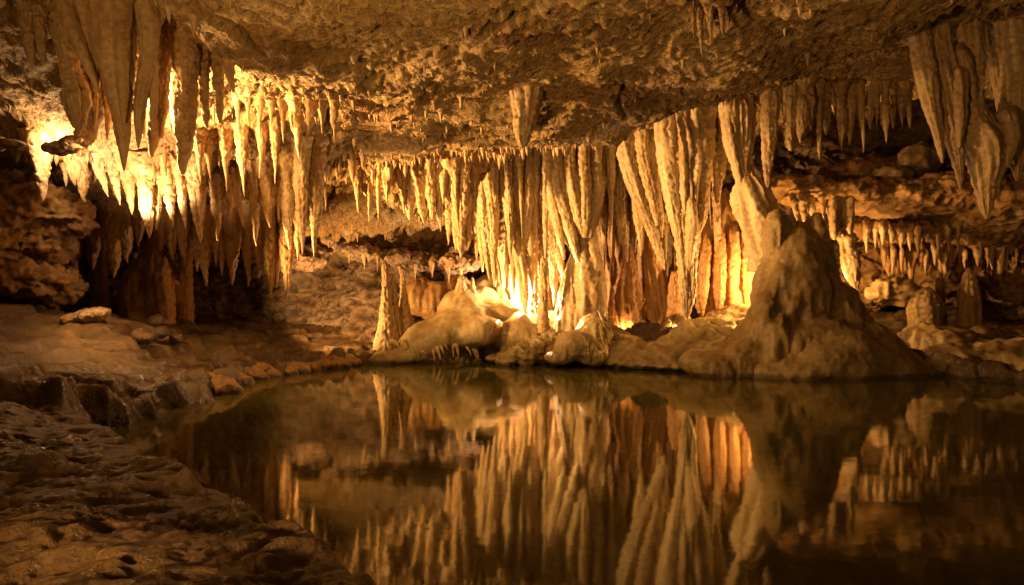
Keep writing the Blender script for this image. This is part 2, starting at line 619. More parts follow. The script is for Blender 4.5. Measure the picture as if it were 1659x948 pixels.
def ceil_full(x, y):
    x = np.asarray(x, float).ravel()
    y = np.asarray(y, float).ravel()
    z = ceil_base(x, y)
    P = np.stack([x, y, np.zeros_like(x)], -1)
    warp = 0.25 * np.stack([fbm(P * 1.1 + 3, 2), fbm(P * 1.1 + 31, 2), 0 * x], -1)
    Q = P + warp
    z += 0.13 * fbm(Q * 0.8, 3)
    lay = Q @ np.array([[0.8, 0.5, 0], [-0.5, 0.85, 0], [0, 0, 1.0]])
    z -= 0.10 * (ridged(lay * [0.5, 1.5, 1] + 15, 2) - 0.9) * sstep(-0.4, 0.3, fbm(P * 0.6 + 26, 2))
    z -= 0.045 * (ridged(Q * [1.3, 1.9, 1] + 5, 2) - 1.0) + 0.022 * fbm(Q * 3.0 + 71, 4, 0.6)
    mask = sstep(-0.25, 0.35, fbm(P * 0.9 + 60, 2))
    calm = 0.25 + 0.9 * sstep(-0.35, 0.30, fbm(P * 0.75 + 83, 3))
    crk = 1 - np.abs(perlin(Q * [0.55, 1.1, 1] + 7.7))
    z += 0.09 * sstep(0.955, 1.0, crk)
    # knobs and pits
    w1, r1 = worley2((Q[:, :2]) * 5.2)
    w2, r2 = worley2((Q[:, :2]) * 11.5 + 7)
    z -= (0.028 * (0.35 + 0.65 * mask)) * np.clip(1 - w1 * 1.35, 0, 1) * (0.3 + r1)
    z -= calm * 0.036 * np.clip(1 - w2 * 1.4, 0, 1) * (0.2 + r2)
    z += calm * 0.022 * sstep(0.15, 0.6, fbm(Q * 4.3 + 12, 3)) + calm * 0.034 * sstep(0.1, 0.5, fbm(Q * 10.3 + 52, 2))
    z -= 0.02 * fbm(Q * 15, 3)
    rear = sstep(10.8, 11.8, y) * sstep(0.8, -0.6, x)
    z -= rear * (0.16 * (ridged(Q * [1.4, 2.4, 1] + 35, 4, 0.6) - 1.0) + 0.09 * fbm(Q * 4.1 + 45, 4, 0.6))
    # small pendants, one per chosen cell
    w3, r3 = worley2(P[:, :2] * 7.3 + 19)
    z -= np.where(r3 > 0.62, 0.16 * (r3 - 0.55), 0) * np.clip(1 - w3 * 2.6, 0, 1) ** 1.3
    return z


def axis(parts):
    a = []
    for x0, x1, st in parts:
        a.append(np.arange(x0, x1, st))
    return np.concatenate(a)


gx = axis([(-9.5, -6.5, 0.05), (-6.5, 7.0, 0.0235), (7.0, 10.8, 0.05)])
gy = axis([(-1.6, 3.6, 0.08), (3.6, 11.5, 0.0235), (11.5, 15.5, 0.035)])
GX, GY = np.meshgrid(gx, gy)
GZ = ceil_full(GX, GY).reshape(GX.shape)
V = np.stack([GX, GY, GZ], -1).reshape(-1, 3)
o = link('cave_ceiling', V, grid_quads(len(gy), len(gx))[:, ::-1], MAT['ceiling'])
o['kind'] = 'structure'


def ceil_at(x, y):
    i = int(np.clip(np.searchsorted(gx, x), 1, len(gx) - 1))
    j = int(np.clip(np.searchsorted(gy, y), 1, len(gy) - 1))
    return float(GZ[j - 1:j + 1, i - 1:i + 1].mean())


# ------------------------------------------------------------------ floor and pool
POOL = [(-0.30, 2.35), (-0.42, 2.62), (-0.80, 3.02), (-0.95, 3.15), (-1.30, 3.60), (-1.42, 3.68), (-1.85, 4.08), (-2.2, 4.40), (-2.55, 4.75), (-2.85, 5.10), (-3.35, 5.75), (-3.62, 6.05), (-3.40, 6.25),
        (-3.25, 6.45), (-3.45, 6.9), (-3.35, 7.35), (-3.5, 8.0), (-3.50, 9.1), (-3.20, 10.1), (-2.7, 11.0), (-2.35, 11.75), (-0.3, 12.0), (1.6, 11.6), (3.2, 10.6), (4.5, 10.3), (5.9, 9.9), (6.7, 8.9), (9.2, 8.2),
        (10.5, 7.6), (10.5, 0.7), (3, 0.7), (0.5, 1.2)]
POOL = [(x - (0.24 * math.exp(-((y - 5.1) / 1.1) ** 2) + 0.06 if (x < 0 and 2.3 < y < 7) else 0), y) for x, y in POOL]
lp = [at(*p) for p in [(150, 506, 8.5), (60, 497, 9), (-60, 500, 8), (290, 548, 9.4), (400, 522, 12), (500, 560, 12), (300, 522, 12.5), (180, 515, 11), (0, 600, 6), (0, 700, 4.2), (170, 618, 7), (220, 640, 6.6), (0, 800, 3.2), (0, 948, 2.35),
                       (300, 800, 3.4), (300, 940, 2.45), (100, 560, 7.5), (430, 590, 10), (350, 600, 9.2), (540, 575, 11.6), (150, 660, 5.2), (120, 690, 4.8), (500, 880, 2.9),
                       (1500, 560, 10.8), (1600, 540, 11.4), (1400, 520, 12), (1200, 520, 12), (900, 520, 12.6), (1659, 600, 9.6), (700, 520, 13), (620, 560, 12.4)]]
lp += [(-7, 2, 0.6), (-7, 5, 0.8), (-8, 9, 1.2), (-8, 13, 1.1), (10, 13, 1.0), (10, 10, 0.7), (0, 0.3, 0.18), (-2, 1, 0.25), (4, 0.2, 0.15), (9, 0, 0.3), (0, 15, 0.8)]
land_rbf = make_rbf(lp)


def floor_z(x, y):
    x = np.asarray(x, float).ravel()
    y = np.asarray(y, float).ravel()
    P = np.stack([x, y, 0 * x], -1)
    sd = -poly_sd(POOL, x, y) + 0.13 * fbm(P * 2.0 + 40, 4) + 0.035 * fbm(P * 9, 3)
    near = sstep(6.5, 4.5, y)
    land = np.maximum(land_rbf(x, y), 0.05) + 0.07 * fbm(P * 1.3 + 8, 3)
    # terraces, worn soft
    st = 0.13
    q = land / st + 1.1 * fbm(P * [0.8, 1.3, 1] + 2, 3)
    terr = (np.floor(q) + sstep(0.72, 0.98, q - np.floor(q))) * st
    tw = 0.75 * sstep(4.4, 6.0, y + 0.4 * fbm(P * 1.1 + 61, 2))
    land = land * (1 - tw) + terr * tw
    for (ax, ay, bx, by, hh) in ((-6.0, 4.2, -3.2, 6.15, 0.16), (-6.5, 5.7, -3.0, 7.25, 0.13)):
        L_ = math.hypot(bx - ax, by - ay)
        sdl = ((bx - ax) * (y - ay) - (by - ay) * (x - ax)) / L_ + 0.16 * fbm(P * 2.1 + ax, 3)
        land += 1.25 * hh * (sstep(-0.035, 0.035, sdl) - 0.5) * sstep(-1.9, -2.6, x) * np.exp(-(sdl / 0.8) ** 2)
    # water-worn lumps and pits, stretched along the shore
    c = P @ np.array([[0.9, -0.35, 0], [0.35, 0.9, 0], [0, 0, 1.0]])
    wp = 0.12 * np.stack([fbm(c * 3.1, 2), fbm(c * 3.1 + 9, 2), 0 * x], -1)
    land += 0.06 * fbm(c * [1.5, 2.4, 1] + 21, 4, 0.55)
    pits = sstep(0.15, 0.75, fbm((c + wp) * [3.6, 6.5, 1] + 33, 3))
    land -= 0.04 * pits
    land += 0.006 * (ridged((c + wp) * [5.0, 9.0, 1] + 4, 3) - 1.1) * sstep(-0.5, 0.4, fbm(P * 1.7 + 90, 2))
    rough_ = 0.4 + 0.9 * sstep(-0.3, 0.5, fbm(P * 1.9 + 13, 3))
    land += 0.013 * rough_ * fbm((c + wp) * [13, 19, 1], 4, 0.65)
    w1, r1 = worley2((c + wp)[:, :2] * [11, 19])
    land += 0.012 * np.clip(1 - w1 * 1.4, 0, 1) * (r1 - 0.2)
    land = np.maximum(land, 0.035 + 0.03 * fbm(P * 3 + 77, 2))
    rim = (0.03 + 0.09 * sstep(6, 8, y) * (0.4 + sstep(-0.3, 0.4, fbm(P * 2.6 + 71, 3)))) * np.exp(-((sd - 0.14) / 0.10) ** 2)
    bed = -0.55 + 0.10 * fbm(P * 0.9, 3) + 0.03 * fbm(P * 5, 3)
    k = sstep(-0.10, 0.13, sd)
    slope = np.clip(sd / 1.6, -1, 0) * 0.45 - 0.06
    bed = np.maximum(bed, slope + 0.03 * fbm(P * 6 + 3, 3))
    bed = np.minimum(bed, -0.03)
    return bed * (1 - k) + (land + rim) * k


fx = axis([(-9.5, -4.2, 0.05), (-4.2, -2.0, 0.018), (-2.0, 0.4, 0.0105), (0.4, 4, 0.07), (4, 7.5, 0.035), (7.5, 11, 0.09)])
fy = axis([(-0.6, 2.0, 0.05), (2.0, 4.6, 0.0105), (4.6, 7.2, 0.016), (7.2, 13.0, 0.028), (13.0, 15.5, 0.06)])
FX, FY = np.meshgrid(fx, fy)
FZ = floor_z(FX, FY).reshape(FX.shape)
V = np.stack([FX, FY, FZ], -1).reshape(-1, 3)
o = link('cave_floor', V, grid_quads(len(fy), len(fx)), MAT['mud'])
o['kind'] = 'structure'


def floor_at(x, y):
    i = int(np.clip(np.searchsorted(fx, x), 1, len(fx) - 1))
    j = int(np.clip(np.searchsorted(fy, y), 1, len(fy) - 1))
    return float(FZ[j - 1:j + 1, i - 1:i + 1].mean())


wv = np.array([(-6, -0.5, 0), (11, -0.5, 0), (11, 14, 0), (-6, 14, 0)], float)
o = link('pool_water', wv, np.array([[0, 1, 2, 3]]), MAT['water'])
o['kind'] = 'structure'

# ------------------------------------------------------------------ walls
WL = [(-9.0, -0.5), (-8.2, 3), (-7.6, 6), (-7.3, 8), (-7.5, 10), (-7.2, 12), (-5.5, 13.6), (-3.8, 13.7), (-2.6, 13.3), (-1.4, 13.6), (-0.6, 13.9), (0.8, 13.4), (2.4, 12.9), (3.6, 12.7), (4.6, 13.0), (5.8, 13.7), (7.2, 14.2), (8.6, 13.6), (9.8, 11.5), (10.2, 8), (10.4, 3), (10.4, -0.5)]
w = catmull(np.array([(x, y, 0, 0) for x, y in WL]), 1150)[:, :2]
tn = np.gradient(w, axis=0)
tn /= np.linalg.norm(tn, axis=1)[:, None]
nr = np.stack([tn[:, 1], -tn[:, 0]], -1)        # towards the inside
zs = np.linspace(-0.7, 4.9, 160)
S, Zg = np.meshgrid(np.arange(len(w)), zs)
base = np.stack([w[S, 0], w[S, 1], Zg], -1).reshape(-1, 3)
nn = np.stack([nr[S, 0], nr[S, 1], 0 * Zg], -1).reshape(-1, 3)
dsp = (0.28 * fbm(base * [0.7, 0.7, 1.1] + 3, 3) + 0.13 * (ridged(base * [1.6, 1.6, 3.4] + 8, 3) - 1.0) + 0.05 * (ridged(base * [5, 5, 7], 3) - 1) + 0.02 * fbm(base * 13, 3)
       - 0.13 * sstep(0.93, 1.0, 1 - np.abs(perlin((base + 0.25 * np.stack([fbm(base * 2 + 5, 2), fbm(base * 2 + 15, 2), fbm(base * 2 + 25, 2)], -1)) * [1.5, 1.5, 2.4] + 50)))
       + 0.10 * (ridged(base * [2.6, 2.6, 4.5] + 28, 3) - 1.0))
# lower walls lean inwards towards the floor
dsp += 0.35 * sstep(1.4, 0.2, base[:, 2])
V = base + nn * dsp[:, None]
o = link('cave_wall', V, grid_quads(len(zs), len(w)), MAT['wall'])
o['kind'] = 'structure'

# ------------------------------------------------------------------ stalactites
ORD = 'first second third fourth fifth sixth seventh eighth ninth tenth eleventh twelfth thirteenth fourteenth fifteenth sixteenth seventeenth eighteenth nineteenth twentieth'.split()


def stal_ctrl(px0, py0, px1, py1, wpx, d, shape='carrot', d_tip=None, bend=0.0, ledge=False):
    a = at(px0, py0, d)
    b = at(px1, py1, d_tip or d)
    R = wpx * 0.5 * d / F
    cz = ceil_at(a[0], a[1])
    pts = []
    top = a[2] + 0.14 if ledge else max(cz + 0.12, a[2] + 0.02)
    gap = top - a[2]
    pts.append((a[0], a[1] + 0.08, top, R * 0.4) if ledge else (a[0], a[1], top, R * 1.9 + 0.02))
    if gap > 0.25 and not ledge:
        pts.append((a[0], a[1], top - 0.22, R * 1.35 + 0.008))
        pts.append((a[0], a[1], a[2] + 0.0, R * 1.05))
    else:
        pts.append((a[0], a[1], min(top - 0.06, a[2]), R * (1.05 if ledge else 1.25)))
    prof = {'carrot': [(0.25, 0.92), (0.5, 0.70), (0.75, 0.42), (0.92, 0.19), (1.0, 0.06)],
            'spike': [(0.2, 0.75), (0.5, 0.46), (0.8, 0.20), (1.0, 0.05)],
            'finger': [(0.2, 0.95), (0.5, 0.85), (0.8, 0.60), (0.93, 0.38), (1.0, 0.15)],
            'belly': [(0.15, 0.78), (0.4, 1.0), (0.6, 0.85), (0.8, 0.45), (1.0, 0.06)],
            'straw': [(0.1, 0.6), (0.5, 0.45), (0.9, 0.34), (1.0, 0.15)]}[shape]
    for t, r in prof:
        j = 0.10 * R
        p = a + (b - a) * t
        k = math.sin(math.pi * t) * bend * d / F
        pts.append((p[0] + k + RNG.uniform(-j, j) * (t < 1), p[1] + RNG.uniform(-j, j), p[2], R * r * RNG.uniform(0.9, 1.1)))
    return pts


def stalactite(label, px0, py0, px1, py1, wpx, d, mat='calcite', shape='carrot', tips=0, group=None, rib=0.13, name='stalactite', cat='stalactite', bend=0.0, d_tip=None, ledge=False):
    c = stal_ctrl(px0, py0, px1, py1, wpx, d, shape, bend=bend, d_tip=d_tip, ledge=ledge)
    res = max(0.013, 0.0019 * d)
    V, Q = tube(c, rib=rib, res=res, ribf=0.7 + 0.5 * RNG.random())
    a = at(px0, py0, d)
    o = link(name, V, Q, MAT[mat], origin=(a[0], a[1], c[0][2]))
    tag(o, label, cat, group)
    R = wpx * 0.5 * d / F
    L = a[2] - at(px1, py1, d)[2]
    for k in range(tips):
        ang = RNG.choice([-1, 1]) * RNG.uniform(0.5, 1.0)
        ox = R * 0.85 * ang
        oy = -R * RNG.uniform(0.2, 0.7)
        z0 = a[2] - L * RNG.uniform(0.05, 0.3)
        le = L * RNG.uniform(0.3, 0.5)
        r = R * RNG.uniform(0.3, 0.45)
        cc = [(a[0] + ox * 0.5, a[1] + oy * 0.5, z0 + 0.25 * le, r * 0.9), (a[0] + ox * 0.9, a[1] + oy, z0, r), (a[0] + ox, a[1] + oy, z0 - le * 0.5, r * 0.7), (a[0] + ox * 1.02, a[1] + oy, z0 - le, r * 0.08)]
        V, Q = tube(cc, rib=0.15, res=res)
        link('side_tip', V, Q, MAT[mat], parent=o)
    return o


def row(items, where, d, look, mat='calcite', group=None, shape=None, tips_over=20, ledge=False):
    """items: (x_top, y_top, x_tip, y_tip, width[, shape]) from left to right"""
    lens = sorted(i[3] - i[1] for i in items)
    lo, hi = lens[len(lens) // 3], lens[(2 * len(lens)) // 3]
    for k, it in enumerate(items):
        L = it[3] - it[1]
        size = 'long' if L > hi else ('short' if L < lo else 'medium')
        sh = it[5] if len(it) > 5 else (shape or RNG.choice(['carrot', 'carrot', 'spike', 'finger', 'belly']))
        dd = d + (it[6] if len(it) > 6 else RNG.uniform(-0.12, 0.12))
        stalactite(f'{size} {look} stalactite, {ORD[k]} {where}', *it[:5], dd, mat=mat, shape=sh, group=group, ledge=ledge,
                   tips=(RNG.randint(1, 2) if it[4] > tips_over else 0))


# near group hanging from the ceiling, upper left
G = 'dark stalactites and draperies hanging at the upper left'
stalactite('slim brown stalactite at far upper left, the longer of a pair with rounded tips', 40, -10, 51, 106, 24, 6.0, 'calcite', 'finger', group=G)
stalactite('slim brown stalactite at far upper left, the shorter right one of a pair', 60, -10, 71, 103, 22, 6.05, 'calcite', 'finger', group=G)
t = thing('flowstone_drapery', 'broad brown flat-bladed drapery left of the biggest hanging formation', 'drapery', (*at(105, -20, 6.2)[:2], 3.9), G)
for (c, nm) in (([(78, -30, 40), (98, 40, 36), (112, 100, 28), (124, 160, 40), (126, 200, 22), (128, 216, 4)], 'blade'), ([(110, -20, 60), (125, 30, 46), (135, 70, 22), (140, 84, 5)], 'fold')):
    cc = [(*at(x, y, 6.2), w_ * 0.5 * 6.2 / F) for x, y, w_ in c]
    link(nm, *tube(cc, rib=0.2, res=0.014), MAT['calcite'], parent=t)
t = thing('flowstone_drapery', 'largest hanging formation, tapering brown drapery with several pointed tips, upper left', 'drapery', (*at(180, -20, 5.9)[:2], 3.8), G)
for nm, dy, c in (('body', 0, [(176, -40, 96), (181, 20, 84), (187, 80, 68), (193, 140, 50), (197, 190, 34), (200, 240, 18), (201, 276, 3)]),
                  ('blade', -0.14, [(112, -30, 44), (122, 20, 38), (138, 64, 32), (154, 104, 24), (168, 138, 14), (176, 160, 4)]),
                  ('fold', -0.05, [(140, -30, 56), (146, 30, 48), (154, 80, 34), (160, 120, 18), (163, 146, 4)]),
                  ('fold', -0.10, [(206, -30, 50), (207, 30, 42), (208, 90, 32), (210, 140, 26), (211, 180, 15), (212, 206, 3)]),
                  ('fold', 0.02, [(232, -10, 50), (240, 40, 44), (238, 90, 36), (230, 140, 30), (224, 180, 24), (223, 215, 14), (222, 240, 3)]),
                  ('fold', 0.25, [(168, 40, 40), (172, 110, 34), (176, 170, 20), (178, 212, 4)]),
                  ('side_tip', 0.08, [(240, 90, 22), (241, 140, 20), (241, 180, 12), (240, 206, 3)])):
    cc = [(*(at(x, y, 5.9) + np.array([0, dy, 0])), w_ * (0.43 if nm == 'body' else 0.38) * 5.9 / F) for x, y, w_ in c]
    link(nm, *tube(cc, fine=0.006, rib=0.10, res=0.013, ribf=1.2, lump=0.07), MAT['calcite'], parent=t)
row([(86, -5, 90, 78, 22), (140, 60, 143, 172, 22), (152, 80, 155, 205, 20), (172, 100, 174, 228, 22), (230, 110, 232, 226, 22), (252, 110, 252, 196, 18), (282, 108, 284, 222, 22), (288, 112, 290, 178, 14)],
    'from left in the layer behind the largest drapery', 6.9, 'brown', group=G, shape='carrot', tips_over=99)
row([(332, 132, 333, 172, 12), (346, 150, 347, 205, 14), (362, 152, 363, 190, 10), (384, 158, 386, 212, 14), (402, 165, 402, 205, 12), (420, 168, 421, 226, 15), (440, 172, 440, 208, 11), (458, 176, 459, 232, 13), (522, 185, 522, 218, 11), (541, 190, 542, 232, 12)],
    'from left in the sparse row below the ceiling edge', 7.8, 'tan', group='sparse row below the left ceiling edge', shape='spike', tips_over=99)
row([(258, 100, 246, 254, 30), (266, 125, 262, 224, 18), (300, 105, 297, 282, 34), (312, 118, 311, 226, 18), (330, 130, 335, 208, 18), (354, 130, 356, 200, 16), (372, 125, 378, 150, 10)],
    'rightwards from the largest hanging drapery', 6.6, 'brown', group=G, shape='finger')
stalactite('short hooked brown stalactite tucked beneath the ceiling edge beside the largest drapery', 247, 32, 241, 95, 26, 6.0, 'calcite', 'spike', group=G)

# brightly lit row under the left ceiling lip
G = 'brightly lit stalactites under the left ceiling lip'
stalactite('glowing white stalactite hanging alone at the far left beside the lamp', 65, 246, 69, 326, 30, 8.2, 'calcite', 'carrot', group=G)
row([(112, 250, 122, 300, 25), (126, 255, 138, 328, 31), (150, 245, 175, 318, 21), (180, 262, 194, 332, 18), (208, 272, 214, 348, 21), (236, 285, 242, 385, 30), (258, 285, 253, 372, 20), (273, 285, 280, 368, 21), (292, 280, 301, 371, 20), (318, 290, 324, 393, 30)],
    'from left in the bright row', 8.6, 'bright yellow-white', group=G, shape='carrot', tips_over=24)
row([(350, 292, 353, 390, 21), (372, 308, 373, 355, 13), (384, 318, 395, 366, 11), (411, 282, 415, 398, 20), (432, 268, 438, 369, 31), (452, 262, 454, 290, 10), (462, 285, 469, 405, 26), (488, 305, 490, 412, 21), (513, 305, 509, 415, 21)],
    'from left in the amber row right of the bright one', 9.1, 'amber', group='amber stalactites beside the bright row', shape='carrot', tips_over=22)
row([(168, 225, 170, 268, 11), (188, 232, 190, 280, 10), (222, 250, 224, 296, 11), (248, 248, 250, 300, 13), (268, 242, 268, 296, 11), (300, 236, 302, 290, 11), (322, 240, 325, 302, 15), (338, 250, 341, 300, 10), (366, 250, 368, 312, 13), (392, 258, 396, 318, 15), (424, 240, 420, 288, 11), (446, 246, 446, 300, 11)],
    'from left in the stubby tier above the bright row', 8.45, 'yellow', group='stubby upper tier above the bright row', shape='spike', tips_over=99)

# dim row behind it
G = 'dim brown stalactites in the shadow behind the bright row'
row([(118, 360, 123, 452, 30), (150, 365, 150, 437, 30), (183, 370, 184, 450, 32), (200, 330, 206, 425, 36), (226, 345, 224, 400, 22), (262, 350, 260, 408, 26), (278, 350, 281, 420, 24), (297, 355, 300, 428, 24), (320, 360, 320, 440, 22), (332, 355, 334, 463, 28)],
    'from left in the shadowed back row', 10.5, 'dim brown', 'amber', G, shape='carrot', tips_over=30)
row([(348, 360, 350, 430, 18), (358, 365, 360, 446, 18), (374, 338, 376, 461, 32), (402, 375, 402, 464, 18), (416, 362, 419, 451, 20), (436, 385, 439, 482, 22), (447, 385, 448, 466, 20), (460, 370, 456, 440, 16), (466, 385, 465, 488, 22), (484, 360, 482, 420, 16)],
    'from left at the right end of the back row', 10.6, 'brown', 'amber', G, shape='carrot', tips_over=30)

# a pair under the middle of the ceiling, and the lone one
stalactite('slim pale stalactite under the knobbly ceiling, the longer of a close pair', 479, 178, 485, 257, 20, 7.7, 'calcite', 'carrot', tips=1, group='close pair under the knobbly ceiling')
stalactite('shorter pale stalactite, right one of a close pair under the knobbly ceiling', 502, 185, 497, 236, 16, 7.75, 'calcite', 'spike', group='close pair under the knobbly ceiling')
stalactite('lone broad stalactite hanging from the middle of the ceiling', 854, 132, 847, 240, 50, 7.3, 'calcite', 'finger', tips=0, rib=0.26)
stalactite('thin stalactite fused to the left side of the lone ceiling stalactite', 830, 136, 840, 205, 13, 7.25, 'calcite', 'finger')
row([(1122, 5, 1124, 62, 16), (1135, 10, 1138, 92, 22), (1150, 8, 1152, 72, 18), (1168, 5, 1172, 60, 18), (1184, 2, 1180, 48, 14)], 'from left in the cluster at the very top', 5.4, 'brown', 'ceiling', 'rough cluster at the top of the ceiling', shape='spike')

# fringe left of the curtain
G = 'amber fringe left of the great curtain'
row([(527, 275, 528, 340, 8), (541, 270, 541, 300, 10), (560, 268, 561, 298, 10), (577, 265, 581, 345, 16), (587, 262, 588, 313, 16), (594, 260, 595, 318, 26), (598, 290, 598, 360, 10), (612, 280, 613, 356, 9), (627, 285, 627, 328, 14), (634, 268, 635, 298, 10)],
    'from left in the thin fringe below the lip', 10.5, 'amber', 'calcite', G, tips_over=20)
row([(640, 268, 648, 306, 12), (652, 272, 655, 346, 16), (662, 275, 664, 356, 22), (673, 275, 687, 362, 26), (695, 270, 700, 355, 18), (709, 275, 714, 374, 20), (722, 268, 724, 340, 16), (730, 262, 743, 372, 30), (752, 262, 752, 356, 20), (768, 268, 770, 350, 18)],
    'from left in the thick fringe beside the curtain', 10.8, 'golden', 'calcite', G, tips_over=24)
row([(728, 372, 726, 398, 10), (738, 372, 738, 404, 10), (746, 370, 746, 418, 16), (757, 368, 758, 405, 12), (772, 372, 772, 420, 12), (780, 380, 782, 432, 14)], 'from left in the small fringe low beside the curtain', 12.0, 'golden', 'calcite', 'small lower fringe left of the curtain', tips_over=40)

# right middle row
G = 'brown stalactites under the right ceiling recess'
row([(1250, 112, 1244, 303, 30, 'finger'), (1279, 100, 1281, 244, 34, 'finger'), (1303, 135, 1296, 232, 30, 'belly'), (1317, 130, 1314, 212, 18), (1336, 118, 1339, 217, 22), (1328, 190, 1328, 258, 10), (1352, 125, 1353, 190, 12), (1364, 150, 1364, 244, 14), (1376, 122, 1377, 233, 22, 'belly')],
    'from left under the recess, beside the curtain', 9.6, 'brown', 'calcite', G)
row([(1393, 125, 1399, 247, 14), (1409, 135, 1410, 210, 18, 'belly'), (1421, 150, 1421, 214, 12), (1434, 135, 1436, 232, 15), (1447, 140, 1447, 208, 11), (1456, 130, 1457, 185, 10), (1463, 140, 1462, 205, 12), (1468, 110, 1475, 208, 20)],
    'from left in the thin row under the recess', 9.7, 'dark brown', 'calcite', G)

# right foreground draperies
G = 'large draperies hanging at the upper right'
H = [('narrow slanted brown drapery, leftmost of the large ones at upper right', [(1492, 60, 40), (1500, 110, 36), (1508, 160, 30), (1518, 210, 20), (1525, 250, 10), (1527, 264, 3)], []),
     ('fluted brown drapery with two tips, second of the large ones at upper right', [(1520, 50, 46), (1530, 100, 42), (1540, 160, 36), (1546, 220, 30), (1553, 270, 18), (1557, 306, 4)], [[(1545, 120, 22), (1546, 190, 20), (1545, 242, 4)]]),
     ('largest hanging drapery at upper right, swelling above its long pale pointed tip', [(1570, 10, 50), (1576, 70, 40), (1577, 130, 36), (1576, 180, 42), (1592, 225, 74), (1600, 262, 60), (1599, 305, 38), (1598, 335, 20), (1598, 354, 4)], [[(1548, 90, 18), (1560, 130, 18), (1568, 165, 8)], [(1620, 190, 26), (1628, 225, 24), (1618, 275, 10)]]),
     ('brown tapering drapery behind the largest one at upper right', [(1616, 10, 48), (1618, 70, 42), (1620, 130, 32), (1622, 180, 16), (1622, 203, 3)], []),
     ('short blunt drapery tip at the right edge beside the largest one', [(1646, 120, 50), (1644, 190, 44), (1645, 235, 34), (1648, 275, 18), (1648, 293, 5)], []),
     ('slender drapery cut by the right edge at upper right', [(1664, 10, 34), (1662, 90, 30), (1658, 160, 18), (1656, 205, 4)], [])]
for k, (lab, c, subs) in enumerate(H):
    d = 7.45 + (0.25 if k in (3, 5) else 0) + 0.1 * (k == 4)
    top = at(c[0][0], c[0][1], d)
    t = thing('flowstone_drapery', lab, 'drapery', (top[0], top[1], 4.1), G)
    cc = [(*at(x, y, d), w_ * 0.44 * d / F) for x, y, w_ in c]
    cc = [(cc[0][0], cc[0][1], max(cc[0][2] + 0.05, ceil_at(cc[0][0], cc[0][1]) + 0.15), cc[0][3] * 1.2)] + cc
    link('body', *tube(cc, fine=0.011, rib=0.22, res=0.015, ribf=1.5, lump=0.09), MAT['calcite'], parent=t)
    for s in subs:
        cc = [(*(at(x, y, d) + np.array([0, -0.10, 0])), w_ * 0.5 * d / F) for x, y, w_ in s]
        link('fold', *tube(taper_top(cc), fine=0.011, rib=0.18, res=0.015, lump=0.06), MAT['calcite'], parent=t)


# ------------------------------------------------------------------ the great curtain
def strands(name, label, cat, d, parts, mat, group=None, res=0.024, up=True):
    """a fused formation: parts = [(part name, [(px, py, width, extra depth)...])...]"""
    x, y, w_ = parts[0][1][0][:3]
    a = at(x, y, d)
    t = thing(name, label, cat, (a[0], a[1], a[2]), group)
    for nm, c, *rest in parts:
        cc = []
        for p in c:
            dd = d + (p[3] if len(p) > 3 else 0)
            cc.append((*at(p[0], p[1], dd), p[2] * 0.5 * dd / F))
        kw = rest[0] if rest else {}
        if up and nm in ('strand', 'body', 'fold', 'cap') and cc[0][2] > 2.9 and cc[-1][2] < cc[0][2]:
            z = max(cc[0][2] + 0.05, ceil_at(cc[0][0], cc[0][1]) + 0.15)
            cc = [(cc[0][0], cc[0][1], z, cc[0][3] * 1.25)] + cc
        elif cc[0][2] > cc[-1][2] and cc[0][3] > 0.05:
            cc = taper_top(cc)
        link(nm, *tube(cc, **{**dict(rib=0.16, res=res, ribf=1.5, lump=0.06), **kw}), MAT[mat], parent=t)
    return t


GC = 'fused strands of the great curtain'
strands('flowstone_curtain', 'straight golden strand at the left end of the great curtain', 'curtain', 11.9,
        [('strand', [(790, 256, 30), (793, 300, 28), (797, 350, 22), (799, 400, 15), (801, 440, 9), (802, 464, 3)]), ('fold', [(776, 262, 20), (782, 320, 18), (786, 380, 12), (790, 428, 8), (793, 452, 3)]), ('fold', [(786, 345, 10), (792, 390, 12), (806, 430, 8), (812, 462, 3)])], 'cream', GC)
strands('flowstone_curtain', 'forked golden strand, two tops joining into one long twisted leg', 'curtain', 11.9,
        [('strand', [(806, 258, 20), (816, 300, 20), (828, 345, 22), (838, 395, 24), (846, 440, 22), (850, 480, 14), (851, 508, 3)], dict(rib=0.3)),
         ('strand', [(858, 258, 18), (857, 300, 20), (852, 345, 20), (846, 390, 20), (842, 430, 12)]), ('fold', [(832, 256, 20), (838, 300, 24), (842, 340, 20), (843, 380, 10)]), ('fold', [(858, 380, 12), (860, 430, 12), (862, 468, 4)])], 'cream', GC)
strands('flowstone_curtain', 'thin pale strand in the gap between the forked strand and domed drapery', 'curtain', 12.2,
        [('strand', [(872, 258, 16), (876, 300, 16), (882, 345, 12), (886, 384, 3)]), ('fold', [(862, 262, 16, 0.25), (866, 330, 18, 0.25), (868, 400, 16, 0.25), (866, 490, 18, 0.25)])], 'cream', GC)
